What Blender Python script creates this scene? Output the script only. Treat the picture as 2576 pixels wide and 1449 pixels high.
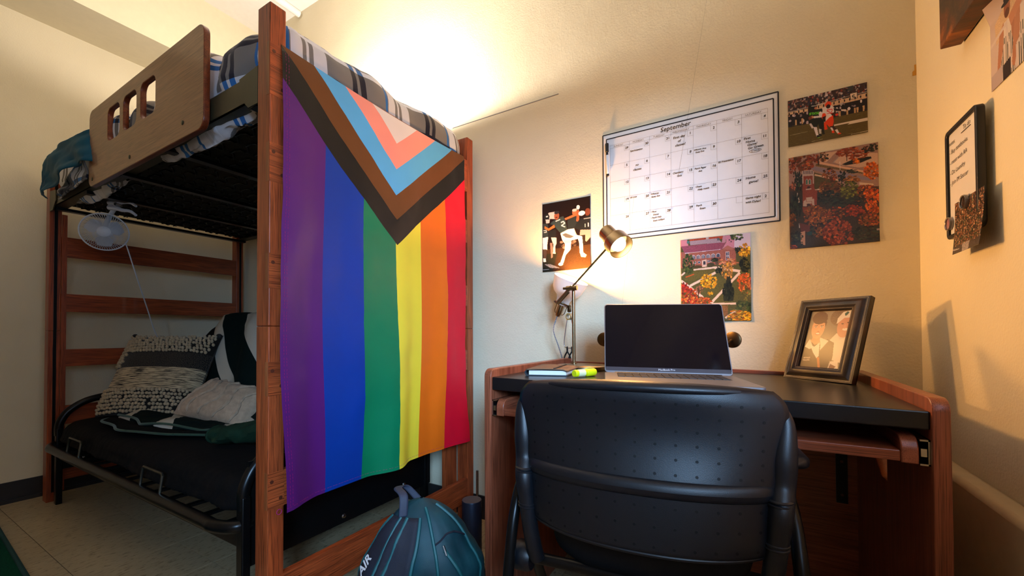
import bpy, bmesh, math, random
import numpy as np
from mathutils import Vector, Matrix, noise as mnoise

for o in list(bpy.data.objects): bpy.data.objects.remove(o)
scene = bpy.context.scene
COL = scene.collection
PI = math.pi
rnd = random.Random(7)

# ------------------------------------------------------------------ camera
YAW, PITCH, ROLL = 0.52701, 0.015946, -0.0040739
FPX, HC, SHIFT = 1026.25, 0.891, 97.93
Fw = Vector((-math.sin(YAW)*math.cos(PITCH), math.cos(YAW)*math.cos(PITCH), math.sin(PITCH)))
Rt = Vector((math.cos(YAW), math.sin(YAW), 0)); Up = Rt.cross(Fw)
Rt, Up = (math.cos(ROLL)*Rt + math.sin(ROLL)*Up), (-math.sin(ROLL)*Rt + math.cos(ROLL)*Up)
cam_d = bpy.data.cameras.new('camera'); cam = bpy.data.objects.new('camera', cam_d); COL.objects.link(cam)
m = Matrix((Rt, Up, -Fw)).transposed().to_4x4(); m.translation = (0, 0, HC); cam.matrix_world = m
cam_d.sensor_width = 36; cam_d.lens = FPX*36/2576; cam_d.shift_y = SHIFT/2576; cam_d.clip_start = .02
scene.camera = cam

# ------------------------------------------------------------------ world, daylight, exposure
vs = scene.view_settings
vs.view_transform = 'Standard'; vs.look = 'None'; vs.gamma = 1; vs.use_curve_mapping = False
vs.exposure = 0.0
w = bpy.data.worlds.new('sky'); scene.world = w; w.use_nodes = True
w.node_tree.nodes['Background'].inputs[0].default_value = (.55, .72, 1, 1)
w.node_tree.nodes['Background'].inputs[1].default_value = 3.0
def area(name, loc, rot, sx, sy, power, col):
    l = bpy.data.lights.new(name, 'AREA'); l.shape = 'RECTANGLE'; l.size = sx; l.size_y = sy
    l.energy = power; l.color = col
    o = bpy.data.objects.new(name, l); COL.objects.link(o); o.location = loc; o.rotation_euler = rot
    return o
# bright daylight outside, falling in through the window of the right wall
win = area('window_daylight', (2.2, -2.4, 2.1), (0, 0, 0), 1.2, 1.2, 370, (.36, .63, 1.0))
win.rotation_euler = (Vector((-.55, 1.2, 1.0))-Vector((2.2, -2.4, 2.1))).to_track_quat('-Z', 'Y').to_euler()

# ------------------------------------------------------------------ colour + materials
def lin(c):
    return tuple(((v/255)/12.92 if v/255 <= .04045 else ((v/255+.055)/1.055)**2.4) for v in c)
def L4(c): return (*lin(c), 1)
MATS = {}
class N:
    """small node-tree helper"""
    def __init__(s, name):
        s.m = bpy.data.materials.new(name); s.m.use_nodes = True; s.t = s.m.node_tree
        s.b = s.t.nodes['Principled BSDF']; MATS[name] = s.m
    def n(s, typ, **k):
        x = s.t.nodes.new(typ)
        for a, v in k.items(): setattr(x, a, v)
        return x
    def l(s, a, b): s.t.links.new(a, b)
    def tc(s, kind='Object', scale=(1,1,1)):
        t = s.n('ShaderNodeTexCoord'); mp = s.n('ShaderNodeMapping'); mp.inputs['Scale'].default_value = scale
        s.l(t.outputs[kind], mp.inputs[0]); return mp.outputs[0]
    def noise(s, co, scale, detail=2, rough=.5, dist=0):
        x = s.n('ShaderNodeTexNoise'); x.inputs['Scale'].default_value = scale; x.inputs['Detail'].default_value = detail
        x.inputs['Roughness'].default_value = rough; x.inputs['Distortion'].default_value = dist; s.l(co, x.inputs['Vector']); return x.outputs[0]
    def ramp(s, fac, stops, const=False):
        x = s.n('ShaderNodeValToRGB'); cr = x.color_ramp
        if const: cr.interpolation = 'CONSTANT'
        while len(cr.elements) < len(stops): cr.elements.new(.5)
        for e, (p, c) in zip(cr.elements, stops): e.position = p; e.color = c if len(c) == 4 else (*c, 1)
        s.l(fac, x.inputs[0]); return x.outputs[0]
    def math(s, op, a, b=None):
        x = s.n('ShaderNodeMath', operation=op)
        for i, v in enumerate((a, b)):
            if v is None: continue
            if isinstance(v, (int, float)): x.inputs[i].default_value = v
            else: s.l(v, x.inputs[i])
        return x.outputs[0]
    def mix(s, fac, a, b):
        x = s.n('ShaderNodeMix', data_type='RGBA')
        for k, v in ((0, fac), (6, a), (7, b)):
            if isinstance(v, (int, float)): x.inputs[k].default_value = v
            elif isinstance(v, tuple): x.inputs[k].default_value = v if len(v) == 4 else (*v, 1)
            else: s.l(v, x.inputs[k])
        return x.outputs[2]
    def bump(s, h, strength=.2, dist=.002):
        x = s.n('ShaderNodeBump'); x.inputs['Strength'].default_value = strength; x.inputs['Distance'].default_value = dist
        s.l(h, x.inputs['Height']); s.l(x.outputs[0], s.b.inputs['Normal'])
    def done(s, col=None, rough=.5, metal=0, spec=.5, emit=None, estr=0, sheen=0, coat=0):
        if col is not None:
            if isinstance(col, tuple): s.b.inputs['Base Color'].default_value = col if len(col) == 4 else (*col, 1)
            else: s.l(col, s.b.inputs['Base Color'])
        if isinstance(rough, (int, float)): s.b.inputs['Roughness'].default_value = rough
        else: s.l(rough, s.b.inputs['Roughness'])
        s.b.inputs['Metallic'].default_value = metal; s.b.inputs['Specular IOR Level'].default_value = spec
        s.b.inputs['Sheen Weight'].default_value = sheen; s.b.inputs['Coat Weight'].default_value = coat
        if emit: s.b.inputs['Emission Color'].default_value = (*emit, 1); s.b.inputs['Emission Strength'].default_value = estr
        return s.m
def plain(name, rgb, rough=.5, metal=0, spec=.5, var=.06, vscale=30, bump=0, bscale=200, sheen=0, coat=0):
    k = N(name); co = k.tc(); c = lin(rgb)
    nz = k.noise(co, vscale, 3)
    col = k.ramp(nz, [(.3, tuple(x*(1-var) for x in c)), (.7, tuple(min(1, x*(1+var)) for x in c))])
    if bump: k.bump(k.noise(co, bscale, 2), bump, .002)
    return k.done(col, rough, metal, spec, sheen=sheen, coat=coat)
def wood(name, dark, light, axis, rough=.38, stretch=14, bands=1.0, coat=.15):
    k = N(name); sc = [1.0, 1.0, 1.0]
    for i in range(3): sc[i] = (1.3 if i == axis else stretch)*bands
    co = k.tc('Object', tuple(sc))
    big = k.noise(co, 1.6, 3, .55, 1.6); fine = k.noise(k.tc('Object', tuple(v*(1 if i == axis else 5) for i, v in enumerate(sc))), 7, 2, .6)
    c1 = k.ramp(big, [(.28, lin(dark)), (.5, tuple((a+b)/2 for a, b in zip(lin(dark), lin(light)))), (.72, lin(light))])
    pores = k.ramp(fine, [(.36, (0, 0, 0)), (.5, (1, 1, 1))])
    col = k.mix(pores, tuple(x*.62 for x in lin(dark)), c1)
    k.bump(fine, .12, .001)
    return k.done(col, rough, 0, .45, coat=coat)

# ------------------------------------------------------------------ object helpers
def root(name, label, cat, loc=(0, 0, 0), group=None):
    o = bpy.data.objects.new(name, None); COL.objects.link(o); o.location = loc; o.empty_display_size = .05
    o['label'] = label; o['category'] = cat
    if group: o['group'] = group
    return o
def link(o, parent):
    COL.objects.link(o)
    if parent is not None:
        o.parent = parent
        o.matrix_parent_inverse = Matrix.Translation(-Vector(parent.location)) if parent.type == 'EMPTY' else Matrix.Identity(4)
class MB:
    def __init__(s): s.v = []; s.f = []; s.uv = None
    def add(s, vs_, fs): 
        b = len(s.v); s.v += [tuple(p) for p in vs_]; s.f += [tuple(i+b for i in q) for q in fs]; return s
    def box(s, x0, x1, y0, y1, z0, z1, M=None):
        p = [Vector((x, y, z)) for z in (z0, z1) for x, y in ((x0, y0), (x1, y0), (x1, y1), (x0, y1))]
        if M is not None: p = [M @ q for q in p]
        return s.add(p, [(3, 2, 1, 0), (4, 5, 6, 7), (0, 1, 5, 4), (1, 2, 6, 5), (2, 3, 7, 6), (3, 0, 4, 7)])
    def tube(s, path, r, n=10, closed=False, caps=True):
        P = [Vector(p) for p in path]; k = len(P); rr = r if hasattr(r, '__len__') else [r]*k
        T = []
        for i in range(k):
            a = P[(i-1) % k] if (closed or i > 0) else P[i]; b = P[(i+1) % k] if (closed or i < k-1) else P[i]
            t = (b-a); T.append(t.normalized() if t.length > 1e-9 else Vector((0, 0, 1)))
        nn = T[0].orthogonal().normalized(); rings = []
        for i in range(k):
            nn = (nn - T[i]*nn.dot(T[i])); nn = nn.normalized() if nn.length > 1e-6 else T[i].orthogonal().normalized()
            bb = T[i].cross(nn)
            rings.append([P[i]+(nn*math.cos(2*PI*j/n)+bb*math.sin(2*PI*j/n))*rr[i] for j in range(n)])
        b = len(s.v)
        for q in rings: s.v += [tuple(p) for p in q]
        for i in range(k if closed else k-1):
            for j in range(n):
                i2 = (i+1) % k
                s.f.append((b+i*n+j, b+i*n+(j+1) % n, b+i2*n+(j+1) % n, b+i2*n+j))
        if caps and not closed:
            s.f.append(tuple(b+j for j in range(n))[::-1]); s.f.append(tuple(b+(k-1)*n+j for j in range(n)))
        return s
    def lathe(s, prof, origin, axis=(0, 0, 1), n=32, closed=False):
        """prof: list of (radius, height along axis)"""
        ax = Vector(axis).normalized(); e1 = ax.orthogonal().normalized(); e2 = ax.cross(e1); O = Vector(origin); b = len(s.v); k = len(prof)
        for r, h in prof:
            for j in range(n):
                a = 2*PI*j/n; s.v.append(tuple(O+ax*h+(e1*math.cos(a)+e2*math.sin(a))*max(r, 1e-5)))
        for i in range(k if closed else k-1):
            i2 = (i+1) % k
            for j in range(n): s.f.append((b+i*n+j, b+i*n+(j+1) % n, b+i2*n+(j+1) % n, b+i2*n+j))
        return s
    def grid(s, fn, nu, nv, close_u=False):
        b = len(s.v); cu = nu if close_u else nu+1
        for j in range(nv+1):
            for i in range(cu): s.v.append(tuple(fn(i/nu, j/nv)))
        for j in range(nv):
            for i in range(nu): 
                i2 = (i+1) % cu
                s.f.append((b+j*cu+i, b+j*cu+i2, b+(j+1)*cu+i2, b+(j+1)*cu+i))
        return s
    def prism(s, pts, d, M=None):
        """polygon pts (3D) extruded by vector d"""
        p = [Vector(q) for q in pts]; d = Vector(d); k = len(p)
        if M is not None: p = [M @ q for q in p]; d = M.to_3x3() @ d
        return s.add(p+[q+d for q in p], [tuple(range(k))[::-1], tuple(range(k, 2*k))]+[(i, (i+1) % k, k+(i+1) % k, k+i) for i in range(k)])
    def ball(s, c, r, nu=14, nv=8, M=None):
        rx, ry, rz = r if hasattr(r, '__len__') else (r, r, r); c = Vector(c)
        def fn(u, v):
            a = 2*PI*u; q = PI*v; p = Vector((rx*math.sin(q)*math.cos(a), ry*math.sin(q)*math.sin(a), -rz*math.cos(q)))
            return c+((M @ p) if M is not None else p)
        return s.grid(fn, nu, nv, True)
    def build(s, name, mat, parent=None, smooth=True, bevel=0, label=None, cat=None, group=None, kind=None, solid=0, subsurf=0, angle=40, bseg=2):
        me = bpy.data.meshes.new(name); me.from_pydata(s.v, [], s.f); me.update()
        bm = bmesh.new(); bm.from_mesh(me); bmesh.ops.recalc_face_normals(bm, faces=bm.faces); bm.to_mesh(me); bm.free()
        return finish(me, name, mat, parent, smooth, bevel, label, cat, group, kind, solid, subsurf, angle, bseg)
def finish(me, name, mat, parent=None, smooth=True, bevel=0, label=None, cat=None, group=None, kind=None, solid=0, subsurf=0, angle=40, bseg=2, recentre=True):
    me.materials.clear()
    for x in (mat if isinstance(mat, (list, tuple)) else [mat]): me.materials.append(x if not isinstance(x, str) else MATS[x])
    o = bpy.data.objects.new(name, me)
    if parent is None and cat and recentre:
        co = np.empty(len(me.vertices)*3); me.vertices.foreach_get('co', co); co = co.reshape(-1, 3)
        c = Vector(((co[:, 0].min()+co[:, 0].max())/2, (co[:, 1].min()+co[:, 1].max())/2, co[:, 2].min()))
        me.transform(Matrix.Translation(-c)); o.location = c
    link(o, parent)
    if smooth:
        me.polygons.foreach_set('use_smooth', [True]*len(me.polygons)); 
        me.set_sharp_from_angle(angle=math.radians(angle))
    if bevel:
        b = o.modifiers.new('bevel', 'BEVEL'); b.width = bevel; b.segments = bseg; b.limit_method = 'ANGLE'; b.angle_limit = math.radians(35)
    if solid:
        b = o.modifiers.new('solid', 'SOLIDIFY'); b.thickness = solid; b.offset = 0
    if subsurf:
        b = o.modifiers.new('sub', 'SUBSURF'); b.levels = b.render_levels = subsurf
    if label: o['label'] = label
    if cat: o['category'] = cat
    if group: o['group'] = group
    if kind: o['kind'] = kind
    return o
def catmull(pts, n=8, closed=False):
    P = [Vector(p) for p in pts]; out = []; k = len(P)
    for i in range(k if closed else k-1):
        g = (lambda j: P[j % k]) if closed else (lambda j: P[max(0, min(k-1, j))])
        a, b, c, d = g(i-1), g(i), g(i+1), g(i+2)
        for j in range(n):
            t = j/n; out.append(.5*((2*b)+(c-a)*t+(2*a-5*b+4*c-d)*t*t+(3*b-a-3*c+d)*t**3))
    if not closed: out.append(P[-1])
    return out
def rrect(x0, x1, y0, y1, r, n=6):
    out = []
    for cx, cy, a0 in ((x1-r, y1-r, 0), (x0+r, y1-r, 90), (x0+r, y0+r, 180), (x1-r, y0+r, 270)):
        for i in range(n+1):
            a = math.radians(a0+90*i/n); out.append((cx+r*math.cos(a), cy+r*math.sin(a)))
    return out
def sheet(loops, thick, bev=0, M=None, mesh_name='sheet'):
    """2-D outline with holes -> extruded mesh (curve fill)"""
    cu = bpy.data.curves.new('tmp', 'CURVE'); cu.dimensions = '2D'; cu.fill_mode = 'BOTH'; cu.extrude = thick/2-bev; cu.bevel_depth = bev; cu.bevel_resolution = 2
    for lp in loops:
        sp = cu.splines.new('POLY'); sp.points.add(len(lp)-1); sp.use_cyclic_u = True
        for q, p in zip(lp, sp.points): p.co = (q[0], q[1], 0, 1)
    ob = bpy.data.objects.new('tmp', cu); me = bpy.data.meshes.new_from_object(ob); bpy.data.objects.remove(ob)
    me.name = mesh_name
    if M is not None: me.transform(M)
    return me
def text_mesh(items, M, extrude=0):
    """items: (string, x, y, size, align, rotation) in a plane, joined in one mesh; M maps that plane into the world"""
    V, Fc = [], []
    for it in items:
        st, x, y, size = it[:4]; al = it[4] if len(it) > 4 else 'LEFT'; ro = it[5] if len(it) > 5 else 0; sh = it[6] if len(it) > 6 else 0; off = it[7] if len(it) > 7 else 0
        cu = bpy.data.curves.new('t', 'FONT'); cu.body = st; cu.size = size; cu.align_x = al; cu.shear = sh; cu.offset = off; cu.resolution_u = 2
        ob = bpy.data.objects.new('t', cu); me = bpy.data.meshes.new_from_object(ob)
        T = Matrix.Translation((x, y, 0)) @ Matrix.Rotation(ro, 4, 'Z'); b = len(V)
        V += [M @ (T @ v.co) for v in me.vertices]; Fc += [tuple(i+b for i in p.vertices) for p in me.polygons]
        bpy.data.objects.remove(ob); bpy.data.meshes.remove(me)
    me = bpy.data.meshes.new('lettering'); me.from_pydata([tuple(v) for v in V], [], Fc); me.update(); return me
def frame_m(o, ex, ey, ez=None):
    ex, ey = Vector(ex).normalized(), Vector(ey).normalized(); ez = Vector(ez) if ez else ex.cross(ey)
    M = Matrix((ex, ey, ez)).transposed().to_4x4(); M.translation = Vector(o); return M
def fbm(x, y, z=0, o=3): return mnoise.fractal(Vector((x, y, z)), 1.0, 2.0, o)

# ------------------------------------------------------------------ general materials
k = N('wall_paint'); co = k.tc()
k.bump(k.math('ADD', k.noise(co, 160, 3), k.math('MULTIPLY', k.noise(co, 14, 2), 1.5)), .28, .004)
k.done(k.ramp(k.noise(co, 2.5, 3), [(.35, lin((222, 210, 180))), (.65, lin((228, 217, 188)))]), .62, 0, .3)
plain('ceiling_paint', (236, 232, 224), .8, spec=.2, var=.02, bump=.1, bscale=300)
plain('soffit_paint', (228, 216, 186), .7, spec=.2, var=.02, bump=.15, bscale=160)
plain('ledge_paint', (205, 190, 158), .55, var=.04, bump=.12, bscale=120)
plain('rubber_base', (38, 36, 36), .45, var=.1)
plain('grout', (40, 34, 26), .8)
k = N('vinyl_tile'); co = k.tc('Object', (30, 9, 1)); oi = k.n('ShaderNodeObjectInfo')
fleck = k.ramp(k.noise(co, 3.2, 4, .7), [(.34, lin((116, 98, 70))), (.45, lin((176, 158, 124))), (.62, lin((182, 165, 132)))])
tone = k.ramp(oi.outputs['Random'], [(0, (.93, .93, .93)), (1, (1.03, 1.03, 1.03))])
mm = k.n('ShaderNodeMix', data_type='RGBA', blend_type='MULTIPLY'); mm.inputs[0].default_value = 1; k.l(fleck, mm.inputs[6]); k.l(tone, mm.inputs[7])
k.done(mm.outputs[2], .34, 0, .45)
CHD, CHL = (124, 54, 26), (182, 86, 42)
for a, nm in enumerate('xyz'):
    wood('cherry_'+nm, CHD, CHL, a); wood('post_light_'+nm, (128, 66, 34), (164, 92, 50), a)
    wood('desk_wood_'+nm, (126, 64, 42), (172, 96, 66), a, .35, 22)
wood('guard_wood', (126, 84, 54), (162, 114, 76), 0, .34, 20, 1.2)
wood('plywood_edge', (92, 38, 18), (140, 64, 30), 0, .3)
plain('peg_wood', (84, 38, 22), .4)
plain('olive_metal', (74, 72, 54), .42, .55, var=.05)
plain('black_metal', (22, 23, 24), .3, .6, var=.1)
plain('black_plastic', (9, 14, 21), .42, var=.1, vscale=60, bump=.12, bscale=900)
plain('black_fabric', (7, 7, 8), .85, spec=.15, var=.2, bump=.25, bscale=500)
plain('dark_web', (60, 60, 56), .9, spec=.1, var=.2)
plain('brass', (150, 130, 100), .28, 1, var=.05)
plain('bronze', (96, 76, 52), .38, 1, var=.1)
plain('steel', (176, 176, 176), .25, 1, var=.04)
plain('white_plastic', (205, 212, 224), .35, var=.02)
plain('white_enamel', (226, 224, 222), .3, var=.02, coat=.2)
plain('laptop_grey', (136, 136, 142), .42, .7, var=.03)
plain('screen_glass', (9, 8, 16), .08, 0, .22, var=.05)
plain('key_black', (18, 18, 20), .5)
plain('ink_black', (14, 13, 16), .6)
plain('board_white', (232, 230, 230), .18, var=.01, coat=.3)
plain('print_grey', (120, 116, 116), .6)
plain('paper_white', (232, 230, 226), .6, var=.02)
k = N('shade_porcelain'); tl = k.n('ShaderNodeBsdfTranslucent'); tl.inputs[0].default_value = (.9, .86, .82, 1); ms = k.n('ShaderNodeMixShader'); ms.inputs[0].default_value = .05
k.done(lin((232, 228, 226)), .3, coat=.2); k.l(k.b.outputs[0], ms.inputs[1]); k.l(tl.outputs[0], ms.inputs[2]); k.l(ms.outputs[0], k.t.nodes['Material Output'].inputs[0])
def emis(name, rgb, strength):
    k = N(name); return k.done((1, 1, 1), .5, emit=rgb, estr=strength)

# ------------------------------------------------------------------ the room
XL, XR, YB, YF, ZC = -3.42, .437, 1.64, -3.5, 3.07
def struct(mb, name, mat, parent=None, **kw):
    return mb.build(name, mat, parent, kind='structure' if parent is None else None, **kw)
fl = struct(MB().box(XL-.1, XR+.1, YF-.1, YB+.1, -.1, -.003), 'floor', 'grout', smooth=False)
tm = bpy.data.meshes.new('tile'); tb = MB().box(0, .3025, 0, .3025, -.004, 0)
tm.from_pydata(tb.v, [], tb.f); tm.materials.append(MATS['vinyl_tile'])
tcut = {}
ix = 0
for i in range(-12, 4):
    for j in range(-14, 6):
        x0, y0 = -.30+i*.305, .195+j*.305
        a0, a1, b0, b1 = max(x0, XL), min(x0+.3028, XR), max(y0, YF), min(y0+.3028, YB)
        if a1-a0 < .02 or b1-b0 < .02: continue
        full = a1-a0 > .30 and b1-b0 > .30
        if full: me = tm if False else None
        key = (round(a1-a0, 3), round(b1-b0, 3))
        if key not in tcut:
            t = MB().box(0, a1-a0, 0, b1-b0, -.004, 0); me = bpy.data.meshes.new('tile'); me.from_pydata(t.v, [], t.f)
            me.materials.append(MATS['vinyl_tile']); tcut[key] = me
        o = bpy.data.objects.new('tile', tcut[key]); COL.objects.link(o); o.parent = fl; o.location = (a0, b0, 0)
struct(MB().box(XL-.1, XR+.1, YB, YB+.1, 0, ZC), 'wall_back', 'wall_paint', smooth=False)
struct(MB().box(XL-.1, XL, YF, YB, 0, ZC), 'wall_left', 'wall_paint', smooth=False)
wy0, wy1, wz0, wz1 = -1.05, .72, .95, 1.80
struct(MB().box(XR, XR+.1, YF, wy0, 0, ZC).box(XR, XR+.1, wy1, YB, 0, ZC).box(XR, XR+.1, wy0, wy1, 0, wz0).box(XR, XR+.1, wy0, wy1, wz1, ZC), 'wall_right', 'wall_paint', smooth=False)
struct(MB().box(XL, XR, YF-.1, YF, 0, ZC), 'wall_front', 'wall_paint', smooth=False)
wm = (wy0+wy1)/2
struct(MB().box(XR+.02, XR+.05, wy0, wy0+.05, wz0, wz1).box(XR+.02, XR+.05, wy1-.05, wy1, wz0, wz1).box(XR+.02, XR+.05, wy0, wy1, wz0, wz0+.05).box(XR+.02, XR+.05, wy0, wy1, wz1-.05, wz1).box(XR+.02, XR+.05, wm-.025, wm+.025, wz0, wz1), 'window_1', 'white_enamel', smooth=False)
struct(MB().box(XL-.1, XR+.1, YF-.1, YB+.1, ZC, ZC+.1), 'ceiling', 'ceiling_paint', smooth=False)
struct(MB().box(XL, -3.05, YF, YB, 2.65, ZC), 'trim_1', 'soffit_paint', smooth=False)           # soffit along the left wall
struct(MB().box(XL, XL+.008, YF, YB, 0, .11).box(XL+.008, XL+.02, YF, YB, 0, .02), 'baseboard_left', 'rubber_base', smooth=False)
struct(MB().box(XL, XR, YB-.008, YB, 0, .11), 'baseboard_back', 'rubber_base', smooth=False)
struct(MB().box(XR-.05, XR, YF, YB, 0, .572), 'trim_2', 'ledge_paint', bevel=.012)               # thicker lower part of the right wall
struct(MB().box(-1.30, -.713, YB-.002, YB, 1.9405, 1.9435), 'trim_3', 'print_grey', smooth=False) # fine seam on the back wall
struct(MB().tube([(-2.60, 1.63, 3.05), (-2.60, -1.0, 3.05)], .022, 12), 'trim_4', 'ceiling_paint')
# ------------------------------------------------------------------ loft bed
BX0, BX1, BY0, BY1 = -3.30, -1.151, .637, 1.606
PX, PY = .062, .046
bed = root('loft_bed', 'tall cherry wood loft bed with metal side rails and slatted ends', 'bed', ((BX0+BX1)/2, (BY0+BY1)/2, 0))
def post(x0, y0):
    for z0, z1 in ((0, .9138), (.9144, 1.828)):
        p = MB().box(x0, x0+PX, y0, y0+PY, z0, z1).build('post', 'cherry_z', bed, smooth=False, bevel=.003)
for x0 in (BX0, BX1-PX):
    for y0 in (BY0, BY1-PY): post(x0, y0)
RAILS = ((1.565, 1.715), (1.32, 1.43), (1.02, 1.118), (.72, .814), (.405, .506), (.105, .212))
for side, x in ((1, BX1), (-1, BX0+PX)):
    for z0, z1 in RAILS:
        if side == -1 and z0 > 1.5: continue
        a, b = (x-.024, x-.0005)
        r = MB().box(a, b, BY0+PY, BY1-PY, z0, z1).build('end_rail', 'cherry_y', bed, smooth=False, bevel=.002)
        if side == 1:
            # lap joint let into the post, with two round pegs
            MB().box(x-.02, x+.0006, BY0+.0005, BY0+PY, z0, z1).build('lap_joint', 'cherry_y', r, smooth=False)
            MB().box(x-.016, x-.002, BY0-.0006, BY0+.01, z0, z1).build('lap_end', 'post_light_z', r, smooth=False)
            for yy, zz in ((BY0+.011, z1-.025), (BY0+PY-.010, z0+.025)):
                MB().lathe([(0, 0), (.0052, 0), (.0052, .0012), (0, .0012)], (x, yy, zz), (1, 0, 0), 14).build('peg', 'peg_wood', r)
# slotted black hanger strips inside the left posts
for yy in (BY0+.018, BY1-.026):
    s_ = MB().box(BX0+PX, BX0+PX+.003, yy, yy+.012, .05, 1.75)
    st = s_.build('hanger_strip', 'black_metal', bed, smooth=False)
MB().box(BX0+PX-.001, BX0+PX+.0035, BY0+.046, BY0+.066, .05, 1.55).build('inner_stile', 'cherry_z', bed, smooth=False)
MB().box(-1.236, -1.216, 1.475, 1.558, .03, .60).build('inner_stile', 'cherry_z', bed, smooth=False)
# metal side rails (angle iron) and end angles
for yy, s in ((BY0+.006, 1), (BY1-.006, -1)):
    MB().box(BX0+PX, BX1-PX, min(yy, yy+s*.004), max(yy, yy+s*.004), 1.578, 1.655).box(BX0+PX, BX1-PX, min(yy, yy+s*.05), max(yy, yy+s*.05), 1.578, 1.582).build('side_rail', 'olive_metal', bed, smooth=False)
for x in (BX1-PX, BX0+PX):
    s = -1 if x > -2 else 1
    MB().prism([(x, BY0+.004, 1.665), (x+s*.10, BY0+.004, 1.655), (x+s*.10, BY0+.004, 1.600), (x+s*.05, BY0+.004, 1.556), (x, BY0+.004, 1.556)], (0, -.004, 0)).build('corner_bracket', 'olive_metal', bed, smooth=False)
for i, x in enumerate((-3.20, -2.72, -2.28, -1.84, -1.26)):
    MB().box(x-.018, x+.018, BY0+.012, BY1-.012, 1.562, 1.577).build('cross_bar', 'black_metal', bed, smooth=False)
MB().box(BX0+PX+.02, BX1-PX-.02, BY0+.02, BY1-.02, 1.600, 1.606).build('support_deck', 'dark_web', bed, smooth=False)
sp = MB()
for j in range(15):
    y = BY0+.06+j*.060
    sp.tube([(x, y+.017*math.sin(2*PI*x/.105+(j % 2)*PI), 1.593+.006*math.cos(4*PI*x/.105)) for x in np.linspace(BX0+.09, BX1-.09, 150)], .0042, 5)
sp.build('spring_wires', 'black_metal', bed, kind='stuff')
MB().box(-2.40, -2.335, 1.560, 1.562, 1.585, 1.60).build('sticker', 'paper_white', bed, smooth=False)
MB().box(-2.55, -1.28, 1.580, 1.604, .93, 1.05).build('back_rail', 'cherry_x', bed, smooth=False)
# guard rail board with three rounded windows
gx0, gx1, gz0, gz1 = -2.545, -1.49, 1.552, 1.888
def mapx(px): return px
cut = []
for a, b in ((-2.325, -2.190), (-2.155, -2.020), (-1.985, -1.848)):
    cut.append(rrect(a, b, 1.700, 1.842, .030))
gm = sheet([rrect(gx0, gx1, gz0, gz1, .035, 8)]+cut, .019, .003, Matrix.Translation((0, BY0-.0105, 0)) @ Matrix.Rotation(PI/2, 4, 'X'))
g = finish(gm, 'guard_board', ['guard_wood', 'plywood_edge'], bed, angle=30)
for p in gm.polygons:
    if abs(p.normal.y) < .8: p.material_index = 1
for x, z in ((-2.50, 1.580), (-2.08, 1.585), (-1.63, 1.600)):
    MB().lathe([(0, .003), (.006, .003), (.008, .0015), (.008, 0), (.0, 0)], (x, BY0-.020, z), (0, -1, 0), 14).build('bolt', 'olive_metal', g)
MB().tube([(-1.118, 1.590, 0), (-1.118, 1.590, .245)], .006, 10).build('connector_pin', 'steel', bed)

# ------------------------------------------------------------------ mattress + comforter + sheet
MB().box(-3.215, -1.225, .70, 1.555, 1.607, 1.745).build('mattress', 'dark_web', None, bevel=.03, bseg=4, label='dark mattress lying under the plaid comforter on the loft bed', cat='mattress')
k = N('plaid_cloth'); t = k.n('ShaderNodeUVMap'); sx = k.n('ShaderNodeSeparateXYZ'); k.l(t.outputs[0], sx.inputs[0])
PER = .37
def frac(v, off): return k.math('FRACT', k.math('ADD', k.math('DIVIDE', v, PER), off))
fu, fv = frac(sx.outputs[0], .46), frac(sx.outputs[1], .10)
G, Wh, Dk, Bl, Nv = lin((116, 113, 111)), lin((220, 220, 226)), lin((92, 90, 88)), lin((36, 104, 172)), lin((16, 18, 38))
def band(f, lo, hi): return k.math('MULTIPLY', k.math('GREATER_THAN', f, lo), k.math('LESS_THAN', f, hi))
def addm(*a):
    r = a[0]
    for b in a[1:]: r = k.math('MAXIMUM', r, b)
    return r
def whites(f): return addm(band(f, .04, .15), band(f, .19, .215), band(f, .255, .37))
def pairs(f): return addm(band(f, .62, .675), band(f, .71, .77))
wu, wv = whites(fu), whites(fv)
base = k.mix(wu, G, Wh); base = k.mix(k.math('MULTIPLY', wv, .8), base, Wh)
base = k.mix(band(fu, .0, .035), base, Bl); base = k.mix(band(fv, .0, .03), base, Bl)
base = k.mix(pairs(fv), base, k.mix(wu, Nv, Bl)); base = k.mix(pairs(fu), base, k.mix(wv, Nv, Bl))
k.bump(k.noise(k.tc('Object'), 40, 3), .15, .004)
k.done(base, .8, 0, .2, sheen=.15)
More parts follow.
